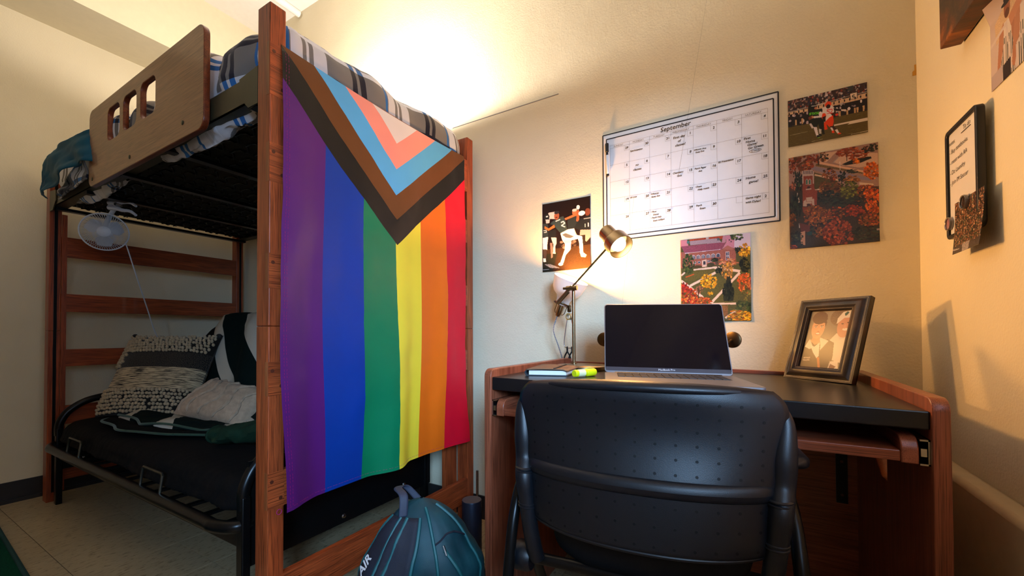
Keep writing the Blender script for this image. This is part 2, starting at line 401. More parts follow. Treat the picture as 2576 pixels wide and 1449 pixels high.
def soft_box(x0, x1, y0, y1, z0, z1, nx, ny, nz, r, disp, name, mat, uv_scale=1, **kw):
    """closed cushion-like box: rounded edges + displacement + unfolded UVs (metres)"""
    V, Fs, UV, idx = [], [], [], {}
    cx, cy, cz = (x0+x1)/2, (y0+y1)/2, (z0+z1)/2; hx, hy, hz = (x1-x0)/2, (y1-y0)/2, (z1-z0)/2
    def vert(i, j, l):
        key = (i, j, l)
        if key in idx: return idx[key]
        p = Vector((x0+(x1-x0)*i/nx, y0+(y1-y0)*j/ny, z0+(z1-z0)*l/nz))
        q = Vector((max(x0+r, min(x1-r, p.x)), max(y0+r, min(y1-r, p.y)), max(z0+min(r, hz*.98), min(z1-min(r, hz*.98), p.z))))
        d = p-q
        n = d.normalized() if d.length > 1e-9 else Vector((0, 0, 1))
        e = (p.copy() if d.length < 1e-9 else q+n*min(d.length, r) if sum(1 for c in d if abs(c) > 1e-9) > 1 else p.copy())
        idx[key] = len(V); V.append(e+disp(e, n)); return idx[key]
    def quad(a, b, c, d, uvs): Fs.append((a, b, c, d)); UV.extend(uvs)
    X = lambda i: x0+(x1-x0)*i/nx; Yy = lambda j: y0+(y1-y0)*j/ny; Z = lambda l: z0+(z1-z0)*l/nz
    for i in range(nx):
        for j in range(ny):
            for l, s in ((0, 0), (nz, 1)):
                c = [(i, j), (i+1, j), (i+1, j+1), (i, j+1)]
                if not s: c = c[::-1]
                quad(*[vert(a, b, l) for a, b in c], [(X(a), Yy(b)) for a, b in c])
    for i in range(nx):
        for l in range(nz):
            for j, s in ((0, 1), (ny, 0)):
                c = [(i, l), (i+1, l), (i+1, l+1), (i, l+1)]
                if not s: c = c[::-1]
                quad(*[vert(a, j, b) for a, b in c], [(X(a), (y0-(z1-Z(b))) if s else y1+(z1-Z(b))) for a, b in c])
    for j in range(ny):
        for l in range(nz):
            for i, s in ((0, 0), (nx, 1)):
                c = [(j, l), (j+1, l), (j+1, l+1), (j, l+1)]
                if not s: c = c[::-1]
                quad(*[vert(i, a, b) for a, b in c], [((x1+(z1-Z(b))) if s else x0-(z1-Z(b)), Yy(a)) for a, b in c])
    me = bpy.data.meshes.new(name); me.from_pydata([tuple(v) for v in V], [], Fs); me.update()
    ul = me.uv_layers.new(name='UVMap'); ul.data.foreach_set('uv', [c*uv_scale for q in UV for c in q])
    return finish(me, name, mat, **kw)
def comf_disp(p, n):
    a = .030*fbm(p.x*2.6, p.y*2.6, p.z*2)+.012*fbm(p.x*7, p.y*7, p.z*6+3)
    puff = .012*math.cos(p.x*11)*math.cos(p.y*9)
    side = max(0, -n.y)*(.018*math.sin(p.x*26+3*fbm(p.x*3, 0, 0)))
    sink = -.05*max(0, (p.x+1.9)*-1)*max(0, n.z) if p.x < -1.9 else 0
    if p.z < 1.66 and n.z < -.3: return Vector((0, 0, 0))
    return n*(a+side)+Vector((0, 0, (puff+sink)*(1 if p.z > 1.7 else 0)))
comf = soft_box(-3.20, -1.185, .652, 1.585, 1.612, 1.868, 120, 60, 18, .10, comf_disp, 'comforter', 'plaid_cloth', label='puffy grey, white and blue plaid comforter spread over the loft bed', cat='comforter')
def tuck(x0, x1, y0, z0, seed):
    def fn(u, v):
        x = x0+(x1-x0)*u; a = PI*(v*1.15-.1)
        d = .045*(math.sin(PI*u)**.5+.15)*(1+.35*fbm(x*8, v*3, seed))
        return (x, y0+.075*v+.01*fbm(x*12, v, seed), 1.598-d*math.sin(max(0, min(PI, a)))-.01*fbm(x*16, v*4, seed+2))
    t = MB().grid(fn, 40, 14); o = t.build('tucked_edge', 'plaid_cloth', None)
    me = o.data; ul = me.uv_layers.new(name='UVMap'); co = [me.vertices[l.vertex_index].co for l in me.loops]
    ul.data.foreach_set('uv', [c for p in co for c in (p.x, p.y*1.6+p.z*1.2)])
    o.parent = comf; o.matrix_parent_inverse = Matrix.Translation(-comf.location); return o
tuck(-2.02, -1.235, BY0+.015, 1.59, 1); tuck(-3.02, -2.42, BY0+.02, 1.59, 5)
plain('teal_cloth', (12, 84, 112), .6, spec=.25, var=.12, vscale=20)
top_c = catmull([(-2.50, .655, 1.845), (-2.60, .60, 1.802), (-2.81, .575, 1.782), (-2.97, .56, 1.722), (-3.05, .575, 1.60)], 10)
bot_c = catmull([(-2.50, .618, 1.66), (-2.60, .585, 1.66), (-2.72, .575, 1.635), (-2.90, .57, 1.602), (-3.05, .58, 1.58)], 10)
def teal(u, v):
    i = u*(len(top_c)-1); a = top_c[min(int(i), len(top_c)-2)].lerp(top_c[min(int(i)+1, len(top_c)-1)], i-int(i)) if i < len(top_c)-1 else top_c[-1]
    b = bot_c[min(int(i), len(bot_c)-2)].lerp(bot_c[min(int(i)+1, len(bot_c)-1)], i-int(i)) if i < len(bot_c)-1 else bot_c[-1]
    p = a.lerp(b, v); p.y += .014*math.sin(u*17+v*3)*v+.008*fbm(u*6, v*5, 2); return p
MB().grid(teal, 48, 16).build('bed_sheet', 'teal_cloth', None, solid=.003, label='teal blue sheet hanging over the bed edge beside the guard board', cat='sheet')
def gfold(u, v):
    x = -2.56-.50*u; z = 1.74-.15*v-.12*u*(1-v)+.01*fbm(u*6, v*4, 9); return (x, .612-.012*math.sin(u*14+v*5)*math.sin(PI*v)+.02*u, z)
gf = MB().grid(gfold, 30, 14); 
o = gf.build('hanging_fold', 'plaid_cloth', None, solid=.006); me = o.data; ul = me.uv_layers.new(name='UVMap'); co = [me.vertices[l.vertex_index].co for l in me.loops]
ul.data.foreach_set('uv', [c for p in co for c in (p.x, p.z*1.3)]); o.parent = comf; o.matrix_parent_inverse = Matrix.Translation(-comf.location)

# ------------------------------------------------------------------ uplight lying on the bunk (hidden from the photograph, lights the wall)
bl = root('bunk_lamp', 'small reflector lamp lying on the comforter beside the back wall', 'lamp', (-1.66, 1.36, 1.91))
MB().lathe([(.012, 0), (.03, .01), (.055, .045), (.057, .045), (.032, .008), (.012, -.004)], (-1.66, 1.36, 1.91), (0, .1, 1), 24).build('shade', 'white_enamel', bl)
emis('bulb_glow', (1, .86, .62), 30)
MB().ball((-1.66, 1.361, 1.937), .016).build('bulb', 'bulb_glow', bl)
def point(name, loc, power, col, r=.03):
    l = bpy.data.lights.new(name, 'POINT'); l.energy = power; l.color = col; l.shadow_soft_size = r
    o = bpy.data.objects.new(name, l); COL.objects.link(o); o.location = loc; return o
def spot(name, loc, d, power, col, ang, r=.02, blend=.3):
    l = bpy.data.lights.new(name, 'SPOT'); l.energy = power; l.color = col; l.spot_size = ang; l.spot_blend = blend; l.shadow_soft_size = r
    o = bpy.data.objects.new(name, l); COL.objects.link(o); o.location = loc; o.rotation_euler = Vector(d).to_track_quat('-Z', 'Y').to_euler(); return o
spot('bunk_lamp_light', (-1.66, 1.365, 1.985), (.04, .20, .98), 88, (1, .89, .79), math.radians(179), .03, .17)

# ------------------------------------------------------------------ progress flag
FY0, FY1, FZT = .668, 1.530, 1.722
FH = 1.325
def flag_pos(y, z):
    u = (y-FY0)/(FY1-FY0); v = max(0, (FZT-z)/FH)
    X = -1.1455+.006*v
    X += .020*v**.8*math.sin(u*13.5+1.2+.8*math.sin(v*3))+.010*v*math.sin(u*24+v*2)+.004*fbm(y*7, z*5, 0)+.0016*fbm(y*22, z*22, 5)
    Y = y+.012*v*math.sin(v*7+u*5+.6)-.018*v*(.5-u)*0+(-.012*v*(1-u))
    top = .012*math.sin(PI*u)*(1-v)
    Z = z-top-.030*v*(u)*0+.04*v*(u-.5)*-1*0
    # the hem runs lower towards the near post
    Z += (-.012+.03*(u))*v*-1*0
    if v < .02: X -= (.02-v)*.3
    return Vector((max(X, -1.1495), Y, Z))
AP = (1.231, 1.328, 1.422, 1.522, 1.621); SL = .895
YM = 1.106
def flag_piece(name, rgb, poly):
    bm = bmesh.new(); vs_ = [bm.verts.new((0, y, z)) for y, z in poly]; bm.faces.new(vs_)
    for i in range(1, 44):
        y = FY0+(FY1-FY0)*i/44; bmesh.ops.bisect_plane(bm, geom=bm.verts[:]+bm.edges[:]+bm.faces[:], plane_co=(0, y, 0), plane_no=(0, 1, 0))
    for i in range(1, 62):
        z = FZT-FH*i/62; bmesh.ops.bisect_plane(bm, geom=bm.verts[:]+bm.edges[:]+bm.faces[:], plane_co=(0, 0, z), plane_no=(0, 0, 1))
    bmesh.ops.remove_doubles(bm, verts=bm.verts, dist=1e-5)
    bmesh.ops.triangulate(bm, faces=[f for f in bm.faces if len(f.verts) > 4])
    for v in bm.verts: v.co = flag_pos(v.co.y, v.co.z)
    bmesh.ops.recalc_face_normals(bm, faces=bm.faces)
    me = bpy.data.meshes.new(name); bm.to_mesh(me); bm.free()
    mn = 'flag_'+name
    k = N(mn); c = lin(rgb); co = k.tc('Object', (1, 1, 1))
    k.bump(k.noise(k.tc('Object', (1, 60, 60)), 10, 2), .06, .001)
    k.done(k.ramp(k.noise(co, 5, 3), [(.3, tuple(x*.94 for x in c)), (.7, tuple(min(1, x*1.04) for x in c))]), .42, 0, .35)
    finish(me, name, mn, flag, angle=180)
flag = root('progress_flag', 'rainbow flag with a striped chevron hung lengthwise over the bed end', 'flag', (-1.14, (FY0+FY1)/2, FZT-FH))
def yint(ap, z): return (z-ap)/SL
def chev_z(ap, y): return ap+abs(y-YM)*SL
zb = FZT-FH
cols = [('purple_stripe', (84, 26, 106)), ('blue_stripe', (0, 54, 146)), ('green_stripe', (0, 118, 76)), ('yellow_stripe', (246, 222, 60)), ('orange_stripe', (240, 110, 20)), ('red_stripe', (222, 10, 44))]
for i, (nm, c) in enumerate(cols):
    ya, yb = FY0+(FY1-FY0)*i/6, FY0+(FY1-FY0)*(i+1)/6
    pts = [(ya, zb), (yb, zb), (yb, min(FZT, chev_z(AP[0], yb)))]
    if ya < YM < yb: pts.append((YM, AP[0]))
    pts.append((ya, min(FZT, chev_z(AP[0], ya))))
    flag_piece(nm, c, pts)
chev = [('black_chevron', (20, 19, 21)), ('brown_chevron', (102, 60, 28)), ('sky_chevron', (84, 168, 222)), ('pink_chevron', (240, 148, 132)), ('white_chevron', (226, 214, 208))]
for i, (nm, c) in enumerate(chev):
    lo = AP[i]; hi = AP[i+1] if i < 4 else None
    yl = max(FY0, YM-yint(lo, FZT)); yr = min(FY1, YM+yint(lo, FZT))
    pts = [(YM, lo), (yr, chev_z(lo, yr))]
    if chev_z(lo, yr) < FZT-1e-6: pts.append((yr, FZT))
    if hi:
        y2r = min(FY1, YM+yint(hi, FZT)); y2l = max(FY0, YM-yint(hi, FZT))
        pts += [(y2r, chev_z(hi, y2r)), (YM, hi), (y2l, chev_z(hi, y2l))]
    if chev_z(lo, yl) < FZT-1e-6: pts.append((yl, FZT))
    pts.append((yl, chev_z(lo, yl)))
    q = []
    for p in pts:
        if not q or (abs(p[0]-q[-1][0])+abs(p[1]-q[-1][1])) > 1e-5: q.append(p)
    flag_piece(nm, c, q)
plain('hem_thread', (170, 20, 110), .6)
def dashes(mb, pts, ln, gap, wd, off):
    """stitches along a polyline given as function t->(pos)"""
    acc = 0
    for a, b in zip(pts[:-1], pts[1:]):
        a, b = Vector(a), Vector(b); L = (b-a).length; d = (b-a)/max(L, 1e-9); t = 0
        while t < L-ln:
            p = a+d*t; q = a+d*(t+ln); mb.tube([p+off, q+off], wd, 4); t += ln+gap
    return mb
hm = MB()
for yy in (FY0+.010, FY0+.018): dashes(hm, [flag_pos(yy, FZT-.02-FH*.98*i/40) for i in range(41)], .006, .003, .0004, Vector((.0012, 0, 0)))
dashes(hm, [flag_pos(FY0+(FY1-FY0)*i/40, zb+.012) for i in range(41)], .006, .003, .0004, Vector((.0012, 0, 0)))
hm.build('hem_stitching', 'hem_thread', flag, kind='stuff')
MB().tube([(-1.128, FY0-.012+.007*math.cos(a), zb+.004+.007*math.sin(a)) for a in np.linspace(0, 2*PI, 14)[:-1]], .0009, 5, True).build('corner_loop', 'hem_thread', flag)

# ------------------------------------------------------------------ clip fan under the bunk
fc = Vector((-2.84, .748, 1.418)); fdir = (Vector((0, 0, HC))-fc).normalized(); fdir = (fdir+Vector((.0, -.10, .05))).normalized()
fan = root('clip_fan', 'small white clip fan hanging from the bunk frame above the futon', 'fan', tuple(fc-Vector((0, 0, .09))))
e1 = Vector((0, 0, 1)).cross(fdir).normalized(); e2 = fdir.cross(e1)
def ring(c, r, n=40): return [c+(e1*math.cos(2*PI*i/n)+e2*math.sin(2*PI*i/n))*r for i in range(n)]
gd = MB(); gd.tube(ring(fc, .092), .0035, 8, True); gd.build('guard_ring', 'white_plastic', fan)
gr = MB()
for i in range(60):
    a = 2*PI*i/60; b = a+.25
    p0 = fc+fdir*.026+(e1*math.cos(a)+e2*math.sin(a))*.026; pm = fc+fdir*.022+(e1*math.cos(a+.12)+e2*math.sin(a+.12))*.062; p1 = fc+(e1*math.cos(b)+e2*math.sin(b))*.091
    gr.tube(catmull([p0, pm, p1], 4), .0012, 4)
    q0 = fc-fdir*.035+(e1*math.cos(a)+e2*math.sin(a))*.03; q1 = fc-fdir*.03+(e1*math.cos(a)+e2*math.sin(a))*.07
    gr.tube([q0, q1, fc+(e1*math.cos(a)+e2*math.sin(a))*.091], .0009, 4)
gr.build('guard_wires', 'white_plastic', fan, kind='stuff')
MB().lathe([(0, .030), (.018, .0295), (.026, .027), (.026, .020), (0, .02)], fc, fdir, 28).build('hub_cap', 'white_plastic', fan)
for kk in range(3):
    a0 = kk*2*PI/3+.5
    def bl_(u, v):
        a = a0+(u-.5)*1.5*(.55+.45*math.sin(PI*min(1, v*1.1))); r = .018+.056*v; tw = (u-.5)*.02
        return fc+(e1*math.cos(a)+e2*math.sin(a))*r+fdir*(tw-.002)
    MB().grid(bl_, 10, 8).build('blade', 'white_plastic', fan, solid=.0012)
MB().lathe([(0, -.05), (.022, -.05), (.030, -.035), (.030, -.012), (.012, -.008), (0, -.008)], fc, fdir, 24).build('motor', 'white_plastic', fan)
neck_top = fc+Vector((.055, .03, .135))
MB().tube(catmull([fc-fdir*.03+e2*.03, fc-fdir*.02+e2*.09+e1*.02, neck_top], 6), [.011]*6+[.010]*6+[.012], 10).build('neck', 'white_plastic', fan)
def jaw(s):
    a = neck_top+Vector((-.02, -.01, .0)); d = Vector((.86, .42, -.10)); up = Vector((0, 0, 1))
    pts = [a-d*.02+up*.012*s, a+d*.03+up*.014*s, a+d*.055+up*.020*s, a+d*.10+up*(.022*s), a+d*.135+up*(.006 if s > 0 else -.040)]
    return catmull(pts, 6)
MB().tube(jaw(1), list(np.linspace(.013, .006, 25)), 8).build('clip_jaw', 'white_plastic', fan)
MB().tube(jaw(-1), list(np.linspace(.013, .006, 25)), 8).build('clip_jaw', 'white_plastic', fan)
MB().lathe([(0, .016), (.007, .016), (.007, -.016), (0, -.016)], neck_top+Vector((.02, 0, .0)), (.42, -.86, 0), 12).build('pivot', 'steel', fan)
MB().tube(catmull([fc-fdir*.03+e1*.075+Vector((0, 0, -.04)), (-2.774, .82, 1.33), (-2.814, .87, 1.193), (-2.929, .95, 1.042), (-3.028, 1.02, .908), (-3.12, 1.10, .80), (-3.14, 1.20, .60)], 10), .003, 6).build('power_cord', 'white_plastic', fan)

# ------------------------------------------------------------------ futon
fut = root('metal_futon', 'black tubular metal futon sofa standing under the loft bed', 'futon', (-2.25, .95, 0))
FX0, FX1 = -3.17, -1.335
for x, sgn in ((FX0, 1), (FX1, -1)):
    MB().box(x-.018, x+.018, .655, .680, 0, .40).build('front_leg', 'black_metal', fut, bevel=.004)
    MB().box(x-.018, x+.018, 1.45, 1.475, 0, .55).build('rear_leg', 'black_metal', fut, bevel=.004)
    MB().tube(catmull([(x, .668, .36), (x, .672, .43), (x, .72, .50), (x, .83, .545), (x, 1.10, .56), (x, 1.35, .555), (x, 1.462, .52)], 8), .018, 10).build('arm_rail', 'black_metal', fut)
    MB().box(x-.004, x+.004, .68, 1.50, .18, .50 if x > -2 else .30).build('side_panel', 'black_metal', fut, smooth=False)
    for yy, zz in ((.76, .225), (.76, .31), (1.02, .205), (1.33, .225), (1.40, .36)):
        MB().lathe([(0, .006), (.006, .005), (.009, 0), (0, 0)], (x+.004, yy, zz), (1, 0, 0), 12).build('bolt', 'steel', fut)
MB().tube(catmull([(FX0+.03, .72, .312), (FX0-.02, .665, .312), (FX0+.06, .625, .312), (FX0+.2, .622, .312), (-2.3, .622, .312), (FX1-.2, .622, .312), (FX1-.07, .622, .312), (FX1-.005, .66, .312), (FX1-.03, .72, .312)], 8), .0195, 12).build('front_rail', 'black_metal', fut)
MB().box(FX0, FX1, .668, .676, .235, .285).build('lower_rail', 'black_metal', fut, smooth=False, bevel=.003)
MB().tube([(FX0, 1.46, .40), (FX1, 1.46, .40)], .016, 10).build('back_rail', 'black_metal', fut)
for i in range(14):
    x = FX0+.08+i*(FX1-FX0-.16)/13
    MB().box(x-.012, x+.012, .63, 1.44, .300, .308).build('slat', 'black_metal', fut, smooth=False)
plain('stop_metal', (92, 92, 84), .3, .9)
for x in (-2.77, -1.90):
    MB().tube([(x-.085, .628, .325), (x-.085, .636, .388), (x-.079, .637, .395), (x+.079, .637, .395), (x+.085, .636, .388), (x+.085, .628, .325)], .0048, 8).build('mattress_stop', 'stop_metal', fut)
# padded mattress: L-shaped, seat and reclined back
def fm_prof():
    return [(.672, .335), (.660, .372), (.672, .41), (.71, .432), (.85, .437), (1.05, .432), (1.16, .45), (1.22, .55), (1.29, .75), (1.36, .93), (1.42, .985), (1.49, .975), (1.525, .90), (1.49, .72), (1.43, .50), (1.36, .36), (1.20, .325), (.90, .322)]
pf = catmull([(0, a, b) for a, b in fm_prof()], 4, True)
def fmat(u, v):
    p = pf[int(round(u*len(pf))) % len(pf)]; x = FX0+.015+(FX1-FX0-.03)*v
    e = min(v, 1-v)*2; s = min(1, (e*12)**.5)*.12+.88
    c = Vector((0, 1.05, .42)); q = c+(p-c)*s
    w_ = .0016*math.sin(x*150+9*fbm(x*4, p.y*2, p.z))+.010*fbm(x*5, p.y*5, p.z*5)
    n_ = (p-c).normalized()
    return Vector((x, q.y, q.z))+n_*w_
fmb = MB().grid(fmat, len(pf), 150, True)
n0 = len(pf)
fmb.f.append(tuple(range(n0))[::-1]); fmb.f.append(tuple(range(150*n0, 151*n0)))
fmb.build('futon_mattress', 'black_fabric', None, label='black padded futon mattress folded into a seat on the metal frame', cat='futon mattress', angle=60)
# ------------------------------------------------------------------ cushions, blanket and sweatshirt on the futon
k = N('woven_cushion'); uvn = k.n('ShaderNodeUVMap'); s3 = k.n('ShaderNodeSeparateXYZ'); k.l(uvn.outputs[0], s3.inputs[0])
v_ = s3.outputs[1]; cream, blk = lin((196, 176, 142)), lin((26, 24, 24))
st = k.noise(k.tc('UV', (3, 60, 1)), 2.2, 3, .6)
stripe = k.ramp(st, [(.42, blk), (.52, cream)])
dots = k.ramp(k.noise(k.tc('UV', (90, 90, 1)), 2, 1), [(.5, blk), (.62, lin((90, 82, 70)))])
isdark = k.math('MULTIPLY', k.math('GREATER_THAN', v_, .53), k.math('LESS_THAN', v_, .72)); isstr = k.math('MULTIPLY', k.math('GREATER_THAN', v_, .27), k.math('LESS_THAN', v_, .53))
c_ = k.mix(isstr, lin((34, 30, 26)), stripe); c_ = k.mix(isdark, c_, dots)
k.bump(k.noise(k.tc('UV', (80, 80, 1)), 3, 2), .4, .003); k.done(c_, .95, 0, .1, sheen=.2)
plain('loop_wool', (184, 164, 132), .95, spec=.1, var=.12, vscale=60, bump=.3, bscale=700, sheen=.2)
plain('cream_plush', (182, 156, 130), .95, spec=.1, var=.12, vscale=50, bump=.7, bscale=420, sheen=.1)
plain('zipper_trim', (34, 32, 32), .8)
def pillow(name, mat, org, ex, up, hw, hh, th, parent=None, wob=0, **kw):
    ex = Vector(ex).normalized(); up = Vector(up); up = (up-ex*up.dot(ex)).normalized(); nn = ex.cross(up)
    def P(u, v, side):
        c = max(0, (1-abs(u)**2.6))*max(0, (1-abs(v)**2.6)); d = th*c**.5
        pin = 1-.07*(1-abs(v)**2)*abs(u)**3; pin2 = 1-.07*(1-abs(u)**2)*abs(v)**3
        w2 = wob*fbm(u*2.2, v*2.2, side)
        return Vector(org)+ex*(u*hw*pin)+up*(hh+v*hh*pin2)+nn*(side*(d+w2*c))
    n = 36; V = []; Fs = []; UV = []
    for side in (1, -1):
        b = len(V)
        for j in range(n+1):
            for i in range(n+1): V.append(P(2*i/n-1, 2*j/n-1, side))
        for j in range(n):
            for i in range(n):
                q = [(i, j), (i+1, j), (i+1, j+1), (i, j+1)]
                if side < 0: q = q[::-1]
                Fs.append(tuple(b+jj*(n+1)+ii for ii, jj in q)); UV += [(ii/n, jj/n) for ii, jj in q]
    me = bpy.data.meshes.new(name); me.from_pydata([tuple(v) for v in V], [], Fs); me.update()
    ul = me.uv_layers.new(name='UVMap'); ul.data.foreach_set('uv', [c for q in UV for c in q])
    return finish(me, name, mat, parent, angle=180, recentre=False, **kw), P, nn
po = Vector((-2.90, .93, .436)); pex = Vector((.87, .49, 0)); pup = Vector((-.30, .42, 1.0)).normalized()
cush = root('woven_cushion', 'large cream and black woven cushion with rows of wool loops', 'cushion', tuple(po))
_, P, pn = pillow('cover', 'woven_cushion', po, pex, pup, .275, .252, .085, cush)
if pn.y > 0: SG = -1
else: SG = 1
lp = MB()
def loops(u0, u1, v0, v1, nu, nv):
    for j in range(nv):
        for i in range(nu):
            u = u0+(u1-u0)*(i+.25+.5*(j % 2)+rnd.uniform(-.18, .18))/nu; v = v0+(v1-v0)*(j+.5+rnd.uniform(-.15, .15))/nv
            s = rnd.uniform(.85, 1.15)
            if rnd.random() < .05: continue
            lp.ball(P(u, v, SG)+pn*SG*.007, (.0105*s, .0085, .0098*s), 7, 4)
loops(-.97, .97, .44, .98, 28, 7); loops(-.99, .99, -.99, -.44, 28, 7); loops(-.98, -.70, .06, .42, 5, 4)
lp.build('wool_loops', 'loop_wool', cush, kind='stuff')
for sx_ in (-1, 1):
    MB().ball(P(sx_*.94, .97, SG), (.022, .016, .016), 8, 6).build('corner_tab', 'zipper_trim', cush)
po2 = Vector((-2.36, 1.0, .452)); 
cu2 = root('plush_cushion', 'small cream plush cushion with tufted ridges leaning on the futon', 'cushion', tuple(po2))
e2x = Vector((.93, .22, -.13)).normalized(); up2 = Vector((-.15, .75, .65)).normalized()
_, P2, pn2 = pillow('cover', 'cream_plush', po2, e2x, up2, .235, .125, .075, cu2, wob=.012)
SG2 = 1 if pn2.y < 0 else -1
for i in range(5):
    u = -.72+i*.36
    MB().tube(catmull([P2(u+.10*math.sin(v*4+i)+.12*v, v, SG2)+pn2*SG2*.002 for v in np.linspace(-.92, .92, 9)], 4), [.004]+[.0085+.002*math.sin(j*1.3) for j in range(31)]+[.004], 7).build('tufted_ridge', 'cream_plush', cu2)
k = N('zebra_fleece'); co = k.tc('Object', (1.0, 2.2, 1.5))
k.bump(k.noise(k.tc(), 300, 2), .3, .003)
zw = k.n('ShaderNodeTexWave', wave_type='BANDS', bands_direction='DIAGONAL'); zw.inputs['Scale'].default_value = 1.5; zw.inputs['Distortion'].default_value = 5; zw.inputs['Detail'].default_value = 1; zw.inputs['Detail Scale'].default_value = .8; k.l(k.tc(), zw.inputs[0])
k.done(k.ramp(zw.outputs[0], [(.73, lin((10, 24, 22))), (.75, lin((190, 182, 166)))]), .9, 0, .1)
plain('green_binding', (16, 62, 44), .7, sheen=.2)
plain('black_plush', (12, 12, 12), .95, spec=.1, var=.3, vscale=80, bump=.6, bscale=300)
bk = root('fleece_blanket', 'dark green and white patterned fleece blanket draped over the futon back', 'blanket', (-2.6, 1.2, .44))
def back_drape(u, v):
    x = -2.93+.95*u
    pr = [(1.10, .452), (1.165, .49), (1.215, .60), (1.27, .76), (1.325, .93), (1.385, 1.005), (1.45, 1.02), (1.52, 1.00)]
    i = v*(len(pr)-1); a = min(int(i), len(pr)-2); f_ = i-a
    y = pr[a][0]*(1-f_)+pr[a+1][0]*f_; z = pr[a][1]*(1-f_)+pr[a+1][1]*f_
    w2 = .012*math.sin(x*19+v*4)+.014*fbm(x*4, v*3, 1)
    x += .11*(1-v)*(1-u)*-.3+.04*math.sin(v*5)
    return (x, y-.022+w2, z+.012+.01*fbm(x*5, v*4, 3))
MB().grid(back_drape, 60, 40).build('back_drape', 'zebra_fleece', bk, solid=.006)
fold_line = catmull([(-2.88, .835, .452), (-2.80, .80, .455), (-2.62, .81, .455), (-2.48, .79, .455), (-2.34, .82, .455), (-2.20, .855, .452), (-2.06, .90, .452), (-1.95, .93, .452)], 8)
def seat_drape(u, v):
    p = fold_line[min(len(fold_line)-1, int(u*(len(fold_line)-1)))]; q = Vector((p.x+.02, 1.13, .45)); r = p.lerp(q, v)
    r.z += .006+.022*abs(math.sin(u*8+v*2))*math.sin(PI*min(1, v*1.6+.05))+.008*fbm(u*9, v*5, 4); return r
MB().grid(seat_drape, 64, 14).build('seat_drape', 'zebra_fleece', bk, solid=.006)
def under_fold(u, v):
    p = fold_line[min(len(fold_line)-1, int(u*(len(fold_line)-1)))]; d = .085*math.sin(PI*(.1+.85*u))**.7
    return Vector((p.x, p.y-d*v, p.z+.004+.010*math.sin(PI*v)))
MB().grid(under_fold, 64, 6).build('plush_lining', 'black_plush', bk, solid=.005)
MB().tube([p+Vector((0, 0, .012+.016*abs(math.sin(i/len(fold_line)*8)))) for i, p in enumerate(fold_line)], .0055, 8).build('edge_binding', 'green_binding', bk)
MB().tube([under_fold(i/60, 1.0)+Vector((0, -.002, .003)) for i in range(61)], .0055, 8).build('edge_binding', 'green_binding', bk)
plain('hoodie_green', (16, 44, 28), .85, spec=.2, var=.12, bump=.2, bscale=400)
hd = root('green_sweatshirt', 'dark green sweatshirt crumpled on the futon beside the bed post', 'sweatshirt', (-1.86, .88, .45))
def sleeve(path, rad, name, seed):
    pts = catmull(path, 8); n = len(pts)
    def fn(u, v):
        i = min(n-1, int(v*(n-1))); p = pts[i]; t = (pts[min(n-1, i+1)]-pts[max(0, i-1)]).normalized(); a = Vector((0, 0, 1)); b = t.cross(a).normalized(); r = rad[0]+(rad[1]-rad[0])*v
        r *= 1+.06*math.sin(v*17+3*math.sin(2*PI*u)+u*5)+.30*fbm(math.cos(2*PI*u)*1.5, math.sin(2*PI*u)*1.5, v*5+seed)
        return p+(b*math.cos(2*PI*u)*r*1.15+a*math.sin(2*PI*u)*r*.8)
    return MB().grid(fn, 22, n-1, True).build(name, 'hoodie_green', hd, solid=.005)
sleeve([(-1.50, .97, .56), (-1.62, .93, .53), (-1.74, .89, .50), (-1.83, .86, .485), (-1.90, .845, .480)], (.060, .036), 'sleeve', 1)
MB().tube([(-1.897+.035*math.cos(a)*-.25, .845+.040*math.cos(a), .482+.030*math.sin(a)) for a in np.linspace(0, 2*PI, 18)[:-1]], .007, 6, True).build('cuff', 'hoodie_green', hd)
sleeve([(-1.42, 1.02, .50), (-1.58, 1.0, .57), (-1.68, .99, .60), (-1.74, 1.01, .57)], (.09, .06), 'body', 4)

# ------------------------------------------------------------------ rug
plain('rug_green', (8, 66, 50), .95, spec=.1, var=.35, vscale=400, bump=.8, bscale=600)
plain('rug_edge', (6, 62, 66), .9, var=.2, vscale=200)
rg = root('green_rug', 'green carpet rug with a teal bound edge on the tile floor', 'rug', (-2.2, -.3, 0))
rd = Vector((.571, -.028, 0)).normalized(); rp = Vector((-2.883, .436, 0)); rq = Vector((-rd.y*-1, -rd.x, 0)) 
rq = Vector((rd.y, -rd.x, 0))
def rugp(a, b): return rp+rd*a+rq*b
MB().prism([rugp(-.2, .0), rugp(1.6, .0), rugp(1.6, 1.1), rugp(-.2, 1.1)][::-1], (0, 0, .009)).build('pile', 'rug_green', rg, smooth=False)
MB().tube([rugp(-.2, 0)+Vector((0, 0, .007)), rugp(1.6, 0)+Vector((0, 0, .007)), rugp(1.6, 1.1)+Vector((0, 0, .007)), rugp(-.2, 1.1)+Vector((0, 0, .007))], .010, 8, True).build('bound_edge', 'rug_edge', rg)

